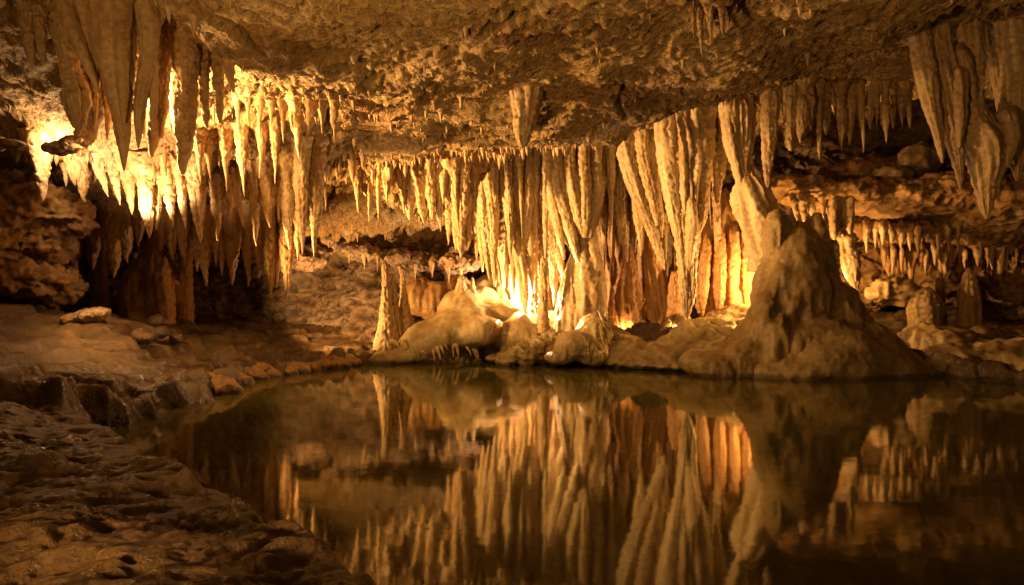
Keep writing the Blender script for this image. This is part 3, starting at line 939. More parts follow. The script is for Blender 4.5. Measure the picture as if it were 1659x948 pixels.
strands('flowstone_column', 'domed drapery whose ribs gather into one thick standing column', 'column', 11.8,
        [('cap', [(928, 246, 44, .1), (930, 262, 74), (931, 285, 94), (932, 320, 92), (934, 360, 66), (938, 400, 34), (940, 430, 10)], dict(rib=0.34, ribf=2.6, depth_scale=0.6)),
         ('column_shaft', [(936, 300, 40, -.05), (944, 350, 34), (950, 400, 38), (955, 440, 48), (952, 480, 62), (948, 515, 66), (946, 545, 60)], dict(rib=0.2, drip=0.5)),
         ('strand', [(892, 285, 16, -.22), (892, 310, 20, -.2), (900, 350, 18, -.15), (908, 390, 12, -.1), (914, 420, 4, -.1)]),
         ('strand', [(905, 270, 18, -.28), (908, 305, 22, -.28), (918, 350, 20, -.25), (930, 395, 16, -.2), (938, 425, 10, -.1)]),
         ('strand', [(923, 262, 20, -.3), (926, 300, 22, -.3), (934, 345, 18, -.28), (944, 380, 14, -.2)]),
         ('strand', [(946, 264, 20, -.3), (948, 305, 22, -.3), (948, 345, 18, -.3), (948, 385, 14, -.2)]),
         ('strand', [(966, 275, 18, -.24), (968, 310, 20, -.22), (962, 345, 16, -.22), (954, 385, 10, -.2)]),
         ('base', [(928, 410, 6, .05), (926, 440, 24, .05), (925, 480, 40, .02), (922, 520, 52, 0), (920, 548, 56, 0)], dict(rib=0.2)),
         ('fold', [(900, 385, 6, .1), (908, 425, 14, .1), (914, 452, 8, .1), (914, 470, 3, .1)])], 'cream', GC)
strands('flowstone_curtain', 'slanting ribbed strand just right of the domed drapery', 'curtain', 12.0,
        [('strand', [(986, 240, 34), (994, 290, 30), (1004, 340, 24), (1012, 390, 14), (1016, 424, 3)]), ('fold', [(1004, 250, 22), (1006, 300, 20), (1010, 350, 12), (1014, 372, 4)])], 'cream', GC)
strands('flowstone_curtain', 'long fluted strand slanting down to the right in the curtain', 'curtain', 11.6,
        [('strand', [(1014, 242, 30), (1024, 290, 27), (1040, 335, 23), (1058, 380, 18), (1068, 410, 14), (1076, 436, 4)]), ('fold', [(1030, 290, 16, .1), (1034, 350, 18, .1), (1038, 385, 12, .1), (1039, 414, 3, .1)]),
         ('fold', [(1056, 245, 20), (1060, 300, 18), (1068, 345, 14), (1072, 384, 4)]), ('fold', [(1040, 240, 22, -.1), (1048, 290, 20, -.1), (1058, 330, 14, -.1), (1064, 365, 4, -.1)])], 'cream', GC)
strands('flowstone_curtain', 'huge fluted hanging cone in the right half of the curtain, knobbly surface', 'curtain', 11.1,
        [('body', [(1108, 185, 80), (1110, 230, 72), (1112, 280, 62), (1113, 330, 50), (1114, 380, 38), (1114, 430, 29), (1114, 475, 24), (1113, 505, 12), (1113, 516, 3)], dict(rib=0.36, ribf=3.0, drip=0.6)),
         ('fold', [(1078, 215, 34, -.1), (1082, 270, 32, -.1), (1090, 330, 24, -.1), (1098, 380, 14, -.1), (1104, 420, 4, -.1)]),
         ('fold', [(1142, 205, 34, -.1), (1142, 250, 30, -.1), (1140, 300, 20, -.1), (1138, 350, 16, -.1), (1130, 385, 4, -.1)]),
         ('fold', [(1120, 330, 14, -.3), (1122, 370, 22, -.25), (1118, 410, 16, -.15), (1116, 440, 6, -.1)])], 'cream', GC)
strands('flowstone_column', 'funnel shaped drapery swelling and running down into the big stalagmite', 'column', 10.75,
        [('cap', [(1194, 150, 40), (1194, 180, 54), (1196, 220, 46), (1200, 260, 34), (1206, 300, 22), (1208, 325, 16)], dict(rib=0.32, ribf=2.2)),
         ('column_shaft', [(1212, 285, 26), (1219, 310, 58), (1226, 345, 66), (1238, 390, 66, -.15), (1248, 440, 64, -.3)], dict(rib=0.22)),
         ('fold', [(1182, 200, 16, -.15), (1190, 250, 14, -.15), (1200, 295, 8, -.1)]), ('fold', [(1214, 195, 12, -.12), (1210, 240, 12, -.12), (1207, 290, 6, -.1)])], 'cream', GC)
strands('flowstone_curtain', 'pair of narrow strands hanging between the huge cone and funnel drapery', 'curtain', 11.2,
        [('strand', [(1160, 185, 26), (1162, 240, 22), (1164, 290, 14), (1164, 330, 4)]), ('strand', [(1174, 190, 14, -.2), (1174, 240, 12, -.2), (1173, 290, 3, -.2)])], 'cream', GC)
strands('flowstone_curtain', 'bundle of thin pale strands between the slanting strands right of the dome', 'curtain', 12.3,
        [('strand', [(1000, 240, 22), (1002, 320, 18), (1003, 380, 10), (1003, 410, 3)]), ('strand', [(1024, 250, 20), (1026, 330, 16), (1028, 400, 9), (1029, 432, 3)]), ('strand', [(976, 250, 20), (977, 320, 16), (978, 390, 10), (978, 440, 3)]),
         ('strand', [(1064, 250, 20, -.4), (1070, 320, 18, -.4), (1076, 380, 10, -.4), (1079, 420, 3, -.4)])], 'cream', GC)
strands('flowstone_curtain', 'row of thin gold strands behind the forked strand', 'curtain', 12.3,
        [('strand', [(812, 262, 22), (812, 330, 20), (812, 400, 14), (812, 450, 4)]), ('strand', [(826, 300, 16), (826, 380, 14), (827, 440, 8), (827, 470, 3)]), ('strand', [(778, 262, 22), (780, 330, 18), (781, 400, 10), (782, 440, 3)]),
         ('strand', [(846, 262, 18), (848, 340, 16), (848, 420, 10), (848, 460, 3)])], 'cream', GC)
strands('flowstone_curtain', 'short pale fringe strands at the shoulder of the huge cone', 'curtain', 10.95,
        [('strand', [(1088, 215, 16), (1092, 270, 16), (1096, 320, 9), (1098, 350, 3)]), ('strand', [(1106, 205, 16, -.12), (1108, 260, 16, -.12), (1109, 310, 9, -.1), (1109, 345, 3, -.1)]), ('strand', [(1128, 200, 16, -.1), (1129, 250, 16, -.1), (1128, 300, 9, -.1), (1127, 340, 3, -.1)])], 'cream', GC)
cs = []
for k, x in enumerate([803, 822, 842, 868, 884, 899, 976, 990, 1008, 1026, 1044, 1066, 1084, 1146, 1160]):
    cs.append((x, 258 if x < 1000 else 235, x + RNG.uniform(-4, 6), RNG.uniform(345, 440) if k % 3 else RNG.uniform(300, 350), RNG.uniform(11, 17), RNG.choice(['carrot', 'finger', 'spike']), RNG.uniform(-0.15, 0.2)))
row(cs, 'from left among the slim ones woven into the curtain', 11.75, 'cream', 'cream', 'slim stalactites woven into the great curtain', tips_over=40)
# orange flowstone behind
GB = 'orange flowstone ribs standing at the back of the curtain'
strands('flowstone_wall', 'glowing orange fluted flowstone panel in the hollow left of the big stalagmite', 'flowstone', 12.0,
        [('panel', [(1180, 335, 30), (1180, 365, 72), (1182, 420, 92), (1182, 470, 98), (1180, 530, 96)], dict(rib=0.3, ribf=3.2, depth_scale=0.5)),
         ('fold', [(1146, 390, 12, -.25), (1142, 440, 20, -.25), (1139, 480, 14, -.25), (1138, 512, 4, -.25)]), ('fold', [(1166, 380, 16, -.3), (1166, 430, 22, -.3), (1166, 480, 18, -.3), (1164, 508, 5, -.3)]),
         ('fold', [(1188, 375, 16, -.3), (1187, 430, 22, -.3), (1186, 475, 16, -.3), (1185, 500, 5, -.3)]), ('fold', [(1208, 375, 16, -.28), (1210, 430, 24, -.28), (1210, 475, 18, -.28), (1210, 500, 5, -.28)])], 'amber', GB, up=False)
for lab, c, d in [('tall orange flowstone rib with rounded head behind the slanting strand', [(1054, 372, 14), (1056, 395, 30), (1060, 440, 38), (1064, 490, 44), (1066, 540, 48)], 12.3),
                  ('pointed orange flowstone rib below the slanting ribbed strand', [(1020, 398, 6), (1018, 430, 26), (1018, 470, 40), (1020, 510, 50), (1020, 545, 54)], 12.2),
                  ('narrow pointed orange rib low between two columns of the curtain', [(992, 470, 5), (992, 490, 14), (993, 520, 24), (994, 545, 30)], 12.1),
                  ('slim orange rib close to the foot of the huge cone', [(1092, 440, 8), (1092, 470, 20), (1093, 505, 26), (1094, 545, 30)], 12.0),
                  ('deep orange smooth panel in shadow right of the thick column', [(984, 300, 40), (986, 360, 46), (988, 420, 44), (990, 480, 46), (990, 545, 46)], 12.9),
                  ('dark orange recessed panel behind the long slanting strand', [(1036, 300, 60), (1040, 360, 64), (1044, 420, 60), (1046, 480, 60), (1046, 545, 60)], 13.0),
                  ('shaded brown recessed panel behind the huge cone', [(1110, 300, 70), (1110, 380, 74), (1112, 460, 70), (1112, 545, 70)], 12.7),
                  ('smooth pale panel behind the forked strand', [(830, 290, 60), (832, 350, 64), (834, 420, 60), (836, 520, 60)], 12.9),
                  ('smooth pale panel behind the thin strand left of the dome', [(885, 290, 50), (886, 360, 54), (886, 430, 50), (888, 540, 54)], 12.9)]:
    cc = [(*at(x, y, d), w_ * 0.5 * d / F) for x, y, w_ in c]
    V, Q = tube(cc, rib=0.26, ribf=2.0, res=0.026)
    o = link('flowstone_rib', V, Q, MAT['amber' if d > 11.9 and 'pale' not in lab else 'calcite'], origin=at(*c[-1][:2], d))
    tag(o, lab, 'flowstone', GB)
row([(824, 340, 823, 470, 12), (832, 380, 833, 486, 14), (866, 420, 866, 475, 10), (893, 395, 892, 466, 12), (900, 400, 897, 497, 20)], 'from left of the white-hot drips in the curtain', 12.1, 'white-lit', 'calcite', 'white-hot drips low in the curtain', shape='carrot', tips_over=40)
row([(981, 330, 981, 432, 12), (993, 350, 993, 448, 12), (1028, 360, 1027, 402, 10), (1078, 370, 1078, 418, 12), (1094, 400, 1093, 455, 10), (1130, 430, 1131, 492, 10)], 'from left of the thin drips inside the curtain', 12.2, 'orange', 'amber', 'thin orange drips inside the curtain', shape='spike', tips_over=40)

# ------------------------------------------------------------------ ledges and rocks
def rocks(name, label, cat, parts, mat, disp, voxel=0.04, smooth=5, group=None):
    """parts: (px, py, d, rx, ry, rz in metres[, rotation])"""
    P = [(at(p[0], p[1], p[2]), p[3:6], p[6] if len(p) > 6 else (0, 0, 0)) for p in parts]
    V, Q = blob(P, voxel, smooth, disp)
    c = V.mean(0)
    o = link(name, V, Q, MAT[mat], origin=(c[0], c[1], V[:, 2].min()))
    return tag(o, label, cat, group)


rocks('rock_ledge', 'orange layered rock ledge jutting from the right wall with drip fringe below', 'ledge',
      [(1360, 318, 11.6, 1.0, 0.8, 0.22), (1450, 322, 11.7, 1.0, 0.9, 0.30), (1540, 318, 11.6, 1.1, 0.9, 0.36), (1640, 330, 11.4, 1.1, 0.9, 0.42), (1740, 340, 11.2, 1.2, 0.9, 0.45), (1290, 305, 11.9, 0.6, 0.7, 0.2),
       (1500, 372, 12.2, 1.6, 0.7, 0.22), (1620, 380, 12.2, 1.4, 0.8, 0.25), (1420, 280, 12.6, 1.0, 0.8, 0.3), (1560, 260, 12.8, 1.2, 0.8, 0.35)],
      'ochre', rock_disp(0.10, 0.06, 0.020, 0.0, 3.0, 1.6, 0.045), voxel=0.028, smooth=2)
rocks('rock_outcrop', 'knobbly drip-coated rock wall beneath the ledge at far right', 'rock',
      [(1450, 440, 13.2, 1.2, 0.5, 0.55), (1560, 440, 13.0, 1.2, 0.6, 0.6), (1660, 445, 12.6, 1.0, 0.6, 0.55), (1390, 460, 13.2, 0.8, 0.5, 0.5)],
      'ochre', rock_disp(0.10, 0.12, 0.03, 0.0, 13.0, 2.6), voxel=0.035)
rocks('boulder', 'rounded brown boulder resting in the dark hollow behind the big stalagmite', 'boulder', [(1448, 468, 11.6, 0.36, 0.3, 0.2, (0, 0.1, 0.2)), (1430, 476, 11.6, 0.25, 0.25, 0.18)], 'brown', rock_disp(0.07, 0.10, 0.02, 0.03, 5, 2.5))
rocks('boulder', 'dark angular rock on top of the ledge in the recess', 'boulder', [(1480, 262, 11.8, 0.4, 0.3, 0.28, (0, -0.3, 0)), (1440, 285, 11.6, 0.35, 0.3, 0.14)], 'brown', rock_disp(0.06, 0.06, 0.015, 0, 25))
rocks('rock_slope', 'dark low rock slope running into the pool at the far right', 'rock',
      [(1560, 585, 10.2, 0.9, 0.7, 0.26), (1640, 585, 10.0, 1.0, 0.8, 0.3), (1520, 560, 10.8, 0.6, 0.6, 0.3), (1600, 548, 11.2, 0.9, 0.6, 0.22), (1720, 600, 9.6, 1.0, 0.8, 0.3)], 'brown', rock_disp(0.08, 0.05, 0.012, 0, 7))
rocks('rock_outcrop', 'rough golden rock bulge at the left edge below the lamp', 'rock',
      [(20, 330, 9.0, 0.75, 0.5, 0.42), (90, 350, 9.1, 0.42, 0.4, 0.26), (-40, 380, 8.9, 0.7, 0.6, 0.5), (70, 395, 9.2, 0.35, 0.4, 0.2)], 'ochre', rock_disp(0.10, 0.12, 0.028, 0.07, 9, 2.2), voxel=0.028, smooth=2)
rocks('rock_outcrop', 'dim brown boulder pile against the left wall above the bank', 'rock',
      [(20, 450, 9.2, 0.55, 0.5, 0.3), (75, 458, 9.3, 0.38, 0.4, 0.24), (110, 470, 9.4, 0.2, 0.3, 0.14), (-30, 440, 9.0, 0.5, 0.5, 0.4)], 'ochre', rock_disp(0.10, 0.12, 0.028, 0.05, 19, 2.4), voxel=0.028, smooth=2)
rocks('rock_ledge', 'dark overhanging rock flake shading the lamp at the far left', 'ledge',
      [(20, 234, 7.7, 0.22, 0.16, 0.035, (0, 0.12, 0)), (-30, 230, 7.7, 0.3, 0.25, 0.06)], 'wall', rock_disp(0.03, 0.02, 0.01, 0, 4), voxel=0.02, smooth=3)
rocks('rock_ledge', 'dark curved rock flake beside the glowing white stalactite', 'ledge',
      [(86, 241, 7.6, 0.10, 0.12, 0.025), (102, 240, 7.6, 0.13, 0.15, 0.035, (0, -0.1, 0)), (122, 232, 7.6, 0.13, 0.15, 0.045, (0, -0.4, 0)), (137, 216, 7.6, 0.08, 0.12, 0.12, (0, 0.3, 0)), (146, 190, 7.65, 0.10, 0.12, 0.3, (0, 0.25, 0))], 'wall', rock_disp(0.04, 0.035, 0.012, 0, 14, 3.0), voxel=0.018, smooth=3)
rocks('boulder', 'pale flat-topped boulder on the bank at left', 'boulder', [(146, 512, 8.3, 0.24, 0.22, 0.11, (0, -0.25, 0.3)), (125, 518, 8.3, 0.2, 0.2, 0.09)], 'wall', rock_disp(0.03, 0.025, 0.01, 0, 2), voxel=0.022, smooth=3)
rocks('boulder', 'small golden boulder at the tip of the far bank', 'boulder', [(562, 582, 11.3, 0.17, 0.15, 0.11), (576, 588, 11.2, 0.12, 0.12, 0.07)], 'ochre', rock_disp(0.03, 0.025, 0.01, 0, 33), voxel=0.022, smooth=3)
for k, (x, y, d, r, lab) in enumerate([(232, 545, 8.4, 0.14, 'rounded stone on the bank just right of the pale boulder'), (262, 540, 8.8, 0.12, 'small knob of stone at the crest of the bank, middle of three'), (285, 548, 9.0, 0.10, 'smallest knob of stone at the right end of the bank crest'),
                                       (250, 520, 9.6, 0.1, 'little round stone below the stubby column')]):
    rocks('boulder', lab, 'boulder', [(x, y, d, r, r, r * 0.7)], 'mud', rock_disp(0.03, 0.03, 0.01, 0, 40 + k), voxel=0.02, smooth=2)

rocks('rock_ledge', 'rough drip-hung ledge crossing the back wall above the slender stalagmites', 'ledge',
      [(590, 408, 12.7, 0.6, 0.4, 0.14, (0, 0.25, 0)), (660, 420, 12.6, 0.55, 0.4, 0.13, (0, 0.1, 0)), (730, 426, 12.6, 0.55, 0.4, 0.13), (540, 385, 12.8, 0.4, 0.4, 0.12, (0, 0.4, 0)), (500, 420, 12.5, 0.3, 0.4, 0.2)], 'wall', rock_disp(0.07, 0.09, 0.03, 0.05, 53, 2.2), voxel=0.03, smooth=2)
rocks('rock_outcrop', 'fluted yellow bulge of rock on the back wall behind the slender stalagmites', 'rock',
      [(706, 490, 12.9, 0.36, 0.25, 0.42), (680, 480, 12.95, 0.3, 0.25, 0.4), (740, 470, 13.0, 0.3, 0.2, 0.3)], 'amber', flow_disp(0.05, 0.06, 0.012, 57.0, 6.0), voxel=0.03, smooth=6)
row([(566, 400, 566, 428, 10), (590, 410, 591, 436, 12), (612, 414, 612, 440, 9), (648, 424, 648, 446, 12), (672, 426, 673, 452, 10), (700, 428, 700, 450, 12), (726, 430, 727, 458, 12), (748, 430, 748, 452, 9)],
    'from left below the ledge on the back wall', 12.35, 'tan', 'calcite', 'drips below the ledge on the back wall', shape='spike', tips_over=40, ledge=True)
for k, (x, y, d, r) in enumerate([(352, 634, 8.2, .16), (384, 622, 8.9, .12), (408, 613, 9.45, .11), (432, 608, 9.8, .13), (456, 605, 10.05, .10), (478, 602, 10.3, .12), (500, 599, 10.55, .10), (522, 597, 10.75, .11), (543, 593, 11.0, .12)]):
    rocks('boulder', f'low golden stone on the far left shoreline, {ORD[k]} from the left', 'boulder', [(x, y - 2, d - 0.08, r * 2.0, r * 1.3, r * 0.95, (0, RNG.uniform(-.3, .3), RNG.uniform(-.6, .6))), (x + 13, y + 1, d, r * 1.1, r, r * 0.6)],
          'ochre', rock_disp(0.04, 0.05, 0.014, 0.02, 70 + 3 * k, 3.0), voxel=0.022, smooth=2, group='golden stones along the far left shoreline')
# fringes under the right ledge
G = 'drip fringe under the right ledge'
row([(1287, 325, 1291, 358, 12), (1300, 325, 1303, 360, 12), (1314, 322, 1315, 352, 14), (1333, 320, 1335, 362, 14), (1350, 318, 1352, 388, 22, 'finger'), (1365, 318, 1366, 388, 16, 'finger'), (1376, 320, 1377, 384, 18, 'finger')],
    'from left in the fringe beside the big stalagmite', 11.1, 'pale orange', 'calcite', G, tips_over=40, ledge=True)
stalactite('stout pale stalactite with knobbly collar ending beside the big stalagmite', 1372, 385, 1389, 483, 30, 11.1, 'calcite', 'belly', tips=1, group=G, ledge=True)
row([(1399, 365, 1400, 392, 10), (1412, 368, 1413, 390, 12), (1424, 368, 1425, 400, 13), (1438, 366, 1438, 396, 10), (1452, 366, 1452, 394, 12), (1466, 372, 1466, 390, 8), (1490, 378, 1492, 400, 10)], 'from left in the upper short ledge fringe', 11.8, 'orange', 'amber', G, tips_over=40, ledge=True)
row([(1438, 412, 1440, 448, 14), (1454, 410, 1454, 444, 18), (1466, 410, 1466, 440, 10), (1476, 410, 1477, 473, 22), (1490, 400, 1492, 434, 14), (1508, 400, 1508, 428, 12), (1522, 398, 1524, 450, 18), (1537, 396, 1538, 437, 12)], 'from left in the lower ledge fringe', 12.1, 'orange', 'amber', G, tips_over=40, ledge=True)
row([(1556, 396, 1556, 428, 12), (1576, 390, 1577, 420, 10), (1598, 392, 1600, 434, 14), (1620, 395, 1621, 457, 16), (1638, 372, 1639, 416, 14), (1652, 368, 1652, 404, 12)], 'from left in the fringe at the right edge', 12.0, 'orange', 'amber', G, tips_over=40, ledge=True)

G2 = 'dense small drips crowding under the right ledge'
for where, y0, d, xs in (('from left among tiny drips crowding the upper ledge lip', 372, 11.55, [1404, 1419, 1431, 1446, 1460, 1474, 1488, 1503, 1519, 1536, 1552, 1570, 1588]),
                         ('from left among tiny drips low in the hollow', 408, 12.0, [1432, 1447, 1462, 1484, 1500, 1515, 1530, 1546, 1563, 1584, 1606, 1630, 1646])):
    row([(x, y0 + RNG.uniform(-4, 4), x + RNG.uniform(-2, 2), y0 + RNG.uniform(18, 46), RNG.uniform(7, 12)) for x in xs], where, d, 'tan', 'calcite', G2, shape='carrot', tips_over=40, ledge=True)

# ------------------------------------------------------------------ mounds and stalagmites
def mound(label, parts, mat, disp, voxel=0.035, smooth=10, group=None, name='flowstone_mound'):
    return rocks(name, label, 'mound', parts, mat, disp, voxel, smooth, group)


GM = 'flowstone mounds along the far shore'
m1 = mound('smooth olive flowstone mound with drip fringe sloping to the water', [
    (715, 546, 11.9, 0.98, 0.55, 0.40, (0, -0.42, 0)), (748, 502, 12.1, 0.42, 0.42, 0.36), (800, 508, 12.2, 0.62, 0.42, 0.28), (772, 540, 11.6, 0.42, 0.34, 0.27, (0, -0.25, 0)), (640, 580, 11.7, 0.5, 0.4, 0.2, (0, -0.15, 0)),
    (850, 545, 11.85, 0.56, 0.45, 0.36), (700, 584, 11.95, 0.95, 0.36, 0.14), (830, 580, 11.55, 0.5, 0.34, 0.13), (900, 530, 12.3, 0.6, 0.5, 0.3), (895, 566, 11.65, 0.5, 0.42, 0.28), (818, 505, 13.2, 1.0, 0.45, 0.78, (0, -0.15, 0)), (770, 500, 12.6, 0.5, 0.5, 0.42, (0, -0.5, 0))], 'flow', flow_disp(0.055, 0.02, 0.007, 2.0), smooth=26, group=GM)
def skin_front(o):
    n = len(o.data.vertices)
    co = np.zeros(n * 3, np.float32)
    o.data.vertices.foreach_get('co', co)
    co = co.reshape(-1, 3) + np.array(o.location)

    def q(x, z, tol=0.05):
        m = (np.abs(co[:, 0] - x) < tol) & (np.abs(co[:, 2] - z) < tol)
        return float(co[m, 1].min()) if m.any() else None
    return q


front = skin_front(m1)
for k in range(22):
    px = 620 + k * 8.0 + RNG.uniform(-3, 3)
    x = (px - 829.5) / F * 11.4
    zt = 0.26 + 0.05 * math.sin(k * 0.55) + RNG.uniform(-0.02, 0.02)
    y = front(x, zt)
    if y is None or RNG.random() < 0.12:
        continue
    ln = RNG.uniform(0.05, 0.20)
    wd_ = RNG.uniform(0.7, 1.5)
    sl = RNG.uniform(0.0, 0.06)
    c = [(x - sl, y + 0.07, zt + 0.09, 0.022 * wd_), (x, y + 0.03, zt, 0.030 * wd_), (x + sl * 0.6, y + 0.03, zt - ln * 0.5, 0.020 * wd_), (x + sl, y + 0.03, zt - ln, 0.006)]
    link('drip', *tube(c, rib=0.15, res=0.018), MAT['flow'], parent=m1)
m2 = mound('shaggy ribbed flowstone mound in the middle of the far shore', [
    (962, 540, 11.2, 0.30, 0.45, 0.32), (930, 560, 11.0, 0.32, 0.4, 0.26, (0, -0.4, 0)), (905, 580, 10.9, 0.26, 0.3, 0.13), (960, 575, 10.95, 0.26, 0.34, 0.24), (1005, 548, 11.4, 0.5, 0.4, 0.16, (0, 0.35, 0)), (1040, 552, 11.6, 0.4, 0.35, 0.10, (0, 0.2, 0))],
    'flow', flow_disp(0.04, 0.06, 0.012, 12.0, 6.0), voxel=0.028, smooth=26, group=GM)
front = skin_front(m2)
for k in range(64):
    t_ = (k // 2) / 31.0
    px = 972 + 14 * math.sin(t_ * 3.0) - 30 * t_ + RNG.uniform(-4, 4) + (k % 2) * 13
    py = 512 + 62 * t_ + RNG.uniform(-3, 3)
    x, z = (px - 829.5) / F * 10.9, CH - (py - 474) / F * 10.9
    y = front(x, z)
    if y is None:
        continue
    ln = RNG.uniform(0.06, 0.12)
    rr = RNG.uniform(0.5, 1.0)
    if RNG.random() < 0.25:
        continue
    c = [(x - 0.02, y + 0.05, z + 0.05, 0.013 * rr), (x, y + 0.012, z, 0.020 * rr), (x + 0.02 * rr, y, z - ln * 0.5, 0.013 * rr), (x + 0.03 * rr, y + 0.005, z - ln, 0.003)]
    link('drip', *tube(c, rib=0.15, res=0.016), MAT['flow'], parent=m2)
m3 = mound('low brown flowstone slope left of the big stalagmite, reaching the water', [
    (1160, 555, 11.0, 0.9, 0.6, 0.42, (0, -0.12, 0)), (1090, 570, 10.9, 0.7, 0.5, 0.24, (0, -0.25, 0)), (1030, 584, 10.95, 0.6, 0.45, 0.16), (1010, 570, 11.3, 0.6, 0.5, 0.24), (1185, 580, 10.5, 0.7, 0.5, 0.34), (1200, 530, 11.3, 0.6, 0.6, 0.36), (1110, 590, 10.6, 0.8, 0.4, 0.10)],
    'flow', rock_disp(0.06, 0.045, 0.012, 0, 22), smooth=16, group=GM)
mound('knobbly dark lump at the waterline between the two pale mounds', [(845, 575, 11.2, 0.22, 0.2, 0.16), (868, 566, 11.4, 0.22, 0.2, 0.22), (820, 582, 11.25, 0.2, 0.18, 0.09), (890, 560, 11.5, 0.2, 0.2, 0.24)], 'flow', rock_disp(0.05, 0.08, 0.02, 0, 15, 4.0), voxel=0.024, smooth=4, group=GM)
for k, (x, y, r, lab) in enumerate([(1040, 532, 0.13, 'small rounded stone in front of the curtain, left of three'), (1083, 520, 0.10, 'small rounded stone in front of the curtain, middle of three'), (1106, 518, 0.12, 'small rounded stone at the foot of the huge cone')]):
    rocks('boulder', lab, 'boulder', [(x, y, 11.8, r, r, r), (x - 6, y + 6, 11.8, r * 0.8, r, r * 0.8)], 'flow', rock_disp(0.03, 0.03, 0.01, 0, 60 + k), voxel=0.022, smooth=3)

# the big stalagmite
c0 = at(1300, 612, 9.9)
t = thing('stalagmite', 'massive brown stalagmite with blunt double top rising from the pool', 'stalagmite', (c0[0], c0[1], 0))
P = lambda *a: [(at(p[0], p[1], p[2]), p[3:6], p[6] if len(p) > 6 else (0, 0, 0)) for p in a]
V, Q = blob(P((1286, 430, 10.3, 0.50, 0.48, 0.66), (1288, 480, 10.25, 0.64, 0.58, 0.80), (1290, 560, 10.2, 0.98, 0.75, 0.58), (1345, 520, 10.25, 0.50, 0.5, 0.62, (0, 0.35, 0)), (1314, 440, 10.35, 0.38, 0.4, 0.62, (0, -0.12, 0)),
                (1228, 535, 9.95, 0.20, 0.32, 0.66, (0, 0.28, 0)), (1205, 588, 9.9, 0.34, 0.38, 0.42, (0, 0.5, 0)), (1250, 560, 9.72, 0.17, 0.25, 0.52, (0, 0.3, 0)), (1165, 600, 10.0, 0.6, 0.45, 0.26, (0, 0.3, 0)),
                (1265, 462, 9.92, 0.18, 0.2, 0.30), (1305, 455, 9.95, 0.2, 0.2, 0.34), (1284, 500, 9.85, 0.25, 0.22, 0.25)), 0.030, 14, lambda V, N: flow_disp(0.05, 0.06, 0.009, 31.0, 3.0)(V, N) + N * ((0.022 * np.clip(1 - np.abs(N[:, 2]), 0, 1) * (ridged(V * [9, 9, 1.6] + 3, 2) - 1.0))[:, None]) + N * (0.014 * (ridged(V * 3.6 + 7, 3) - 1.0))[:, None])
link('trunk', V, Q, MAT['brown'], parent=t)
V, Q = blob(P((1256, 382, 10.2, 0.20, 0.26, 0.42), (1274, 366, 10.28, 0.14, 0.2, 0.20)), 0.024, 4, flow_disp(0.05, 0.05, 0.012, 8.0, 5.0))
link('spire', V, Q, MAT['brown'], parent=t)
V, Q = blob(P((1324, 386, 10.26, 0.16, 0.24, 0.42, (0, -0.1, 0)), (1304, 410, 10.33, 0.2, 0.24, 0.34)), 0.024, 4, flow_disp(0.05, 0.05, 0.012, 48.0, 5.0))
link('spire', V, Q, MAT['brown'], parent=t)
V, Q = blob(P((1340, 590, 9.9, 1.0, 0.62, 0.62), (1390, 585, 10.1, 0.9, 0.6, 0.62, (0, 0.5, 0)), (1440, 600, 10.1, 0.75, 0.6, 0.40, (0, 0.5, 0)), (1290, 605, 9.8, 0.8, 0.5, 0.34), (1360, 540, 10.3, 0.5, 0.5, 0.5, (0, 0.6, 0)), (1480, 608, 10.1, 0.5, 0.5, 0.26, (0, 0.4, 0))),
            0.032, 12, rock_disp(0.05, 0.022, 0.010, 0, 44))
link('apron', V, Q, MAT['brown'], parent=t)
# smaller stalagmites
def stalagmite(label, px, py0, py1, wtop, wbase, d, mat='calcite', group=None, lean=0, rib=0.12, mid=None, drip=0.3):
    a = at(px + lean, py0, d)
    b = at(px, py1, d)
    k = 0.5 * d / F
    n = [(*a, wtop * 0.25 * k), (*(a + (b - a) * 0.06), wtop * k), (*(a + (b - a) * 0.45), (mid or (wtop + (wbase - wtop) * 0.28)) * k), (*(a + (b - a) * 0.8), (wtop + (wbase - wtop) * 0.62) * k), (*b, wbase * k), (b[0], b[1], b[2] - 0.2, wbase * 1.25 * k)]
    V, Q = tube(n[::-1], rib=rib, res=0.02, drip=drip)
    o = link('stalagmite', V, Q, MAT[mat], origin=b)
    return tag(o, label, 'stalagmite', group)


stalagmite('tall slender pale stalagmite on the left end of the olive mound', 629, 422, 548, 10, 40, 11.9, lean=-5, mid=15)
stalagmite('thin spike fused to the right side of the tall slender stalagmite', 641, 452, 548, 5, 26, 11.95, lean=-2)
stalagmite('slender stalagmite standing just behind the tall slender pale one', 656, 436, 535, 7, 34, 12.2, lean=-4, mid=12)
stalagmite('small pointed stalagmite on the crest of the olive mound', 747, 447, 480, 8, 30, 12.0)
stalagmite('tiny pointed stalagmite right of the one on the mound crest', 765, 449, 478, 4, 18, 12.1)
stalagmite('white-lit post-like stalagmite in front of the hottest glow', 880, 415, 520, 8, 20, 11.55, mid=14)
stalagmite('cone shaped golden stalagmite beneath the white-hot drips at left', 858, 440, 520, 5, 36, 12.3)
stalagmite('small stalagmite at the foot of the huge hanging cone', 1108, 470, 530, 6, 26, 11.7, mat='flow')
stalagmite('knobbly brown stalagmite on the dark right bank, left of two', 1500, 466, 540, 22, 66, 11.2, mat='brown', mid=52)
stalagmite('pale pointed knobbly stalagmite on the dark right bank, right of two', 1570, 434, 540, 10, 46, 11.2, mat='calcite', mid=34)
stalagmite('slim shaded stalagmite behind the knobbly brown one on right bank', 1522, 440, 535, 8, 30, 11.5, mat='brown')
stalagmite('small stump on the low slope beside the big stalagmite', 1388, 500, 535, 12, 40, 10.9, mat='brown')

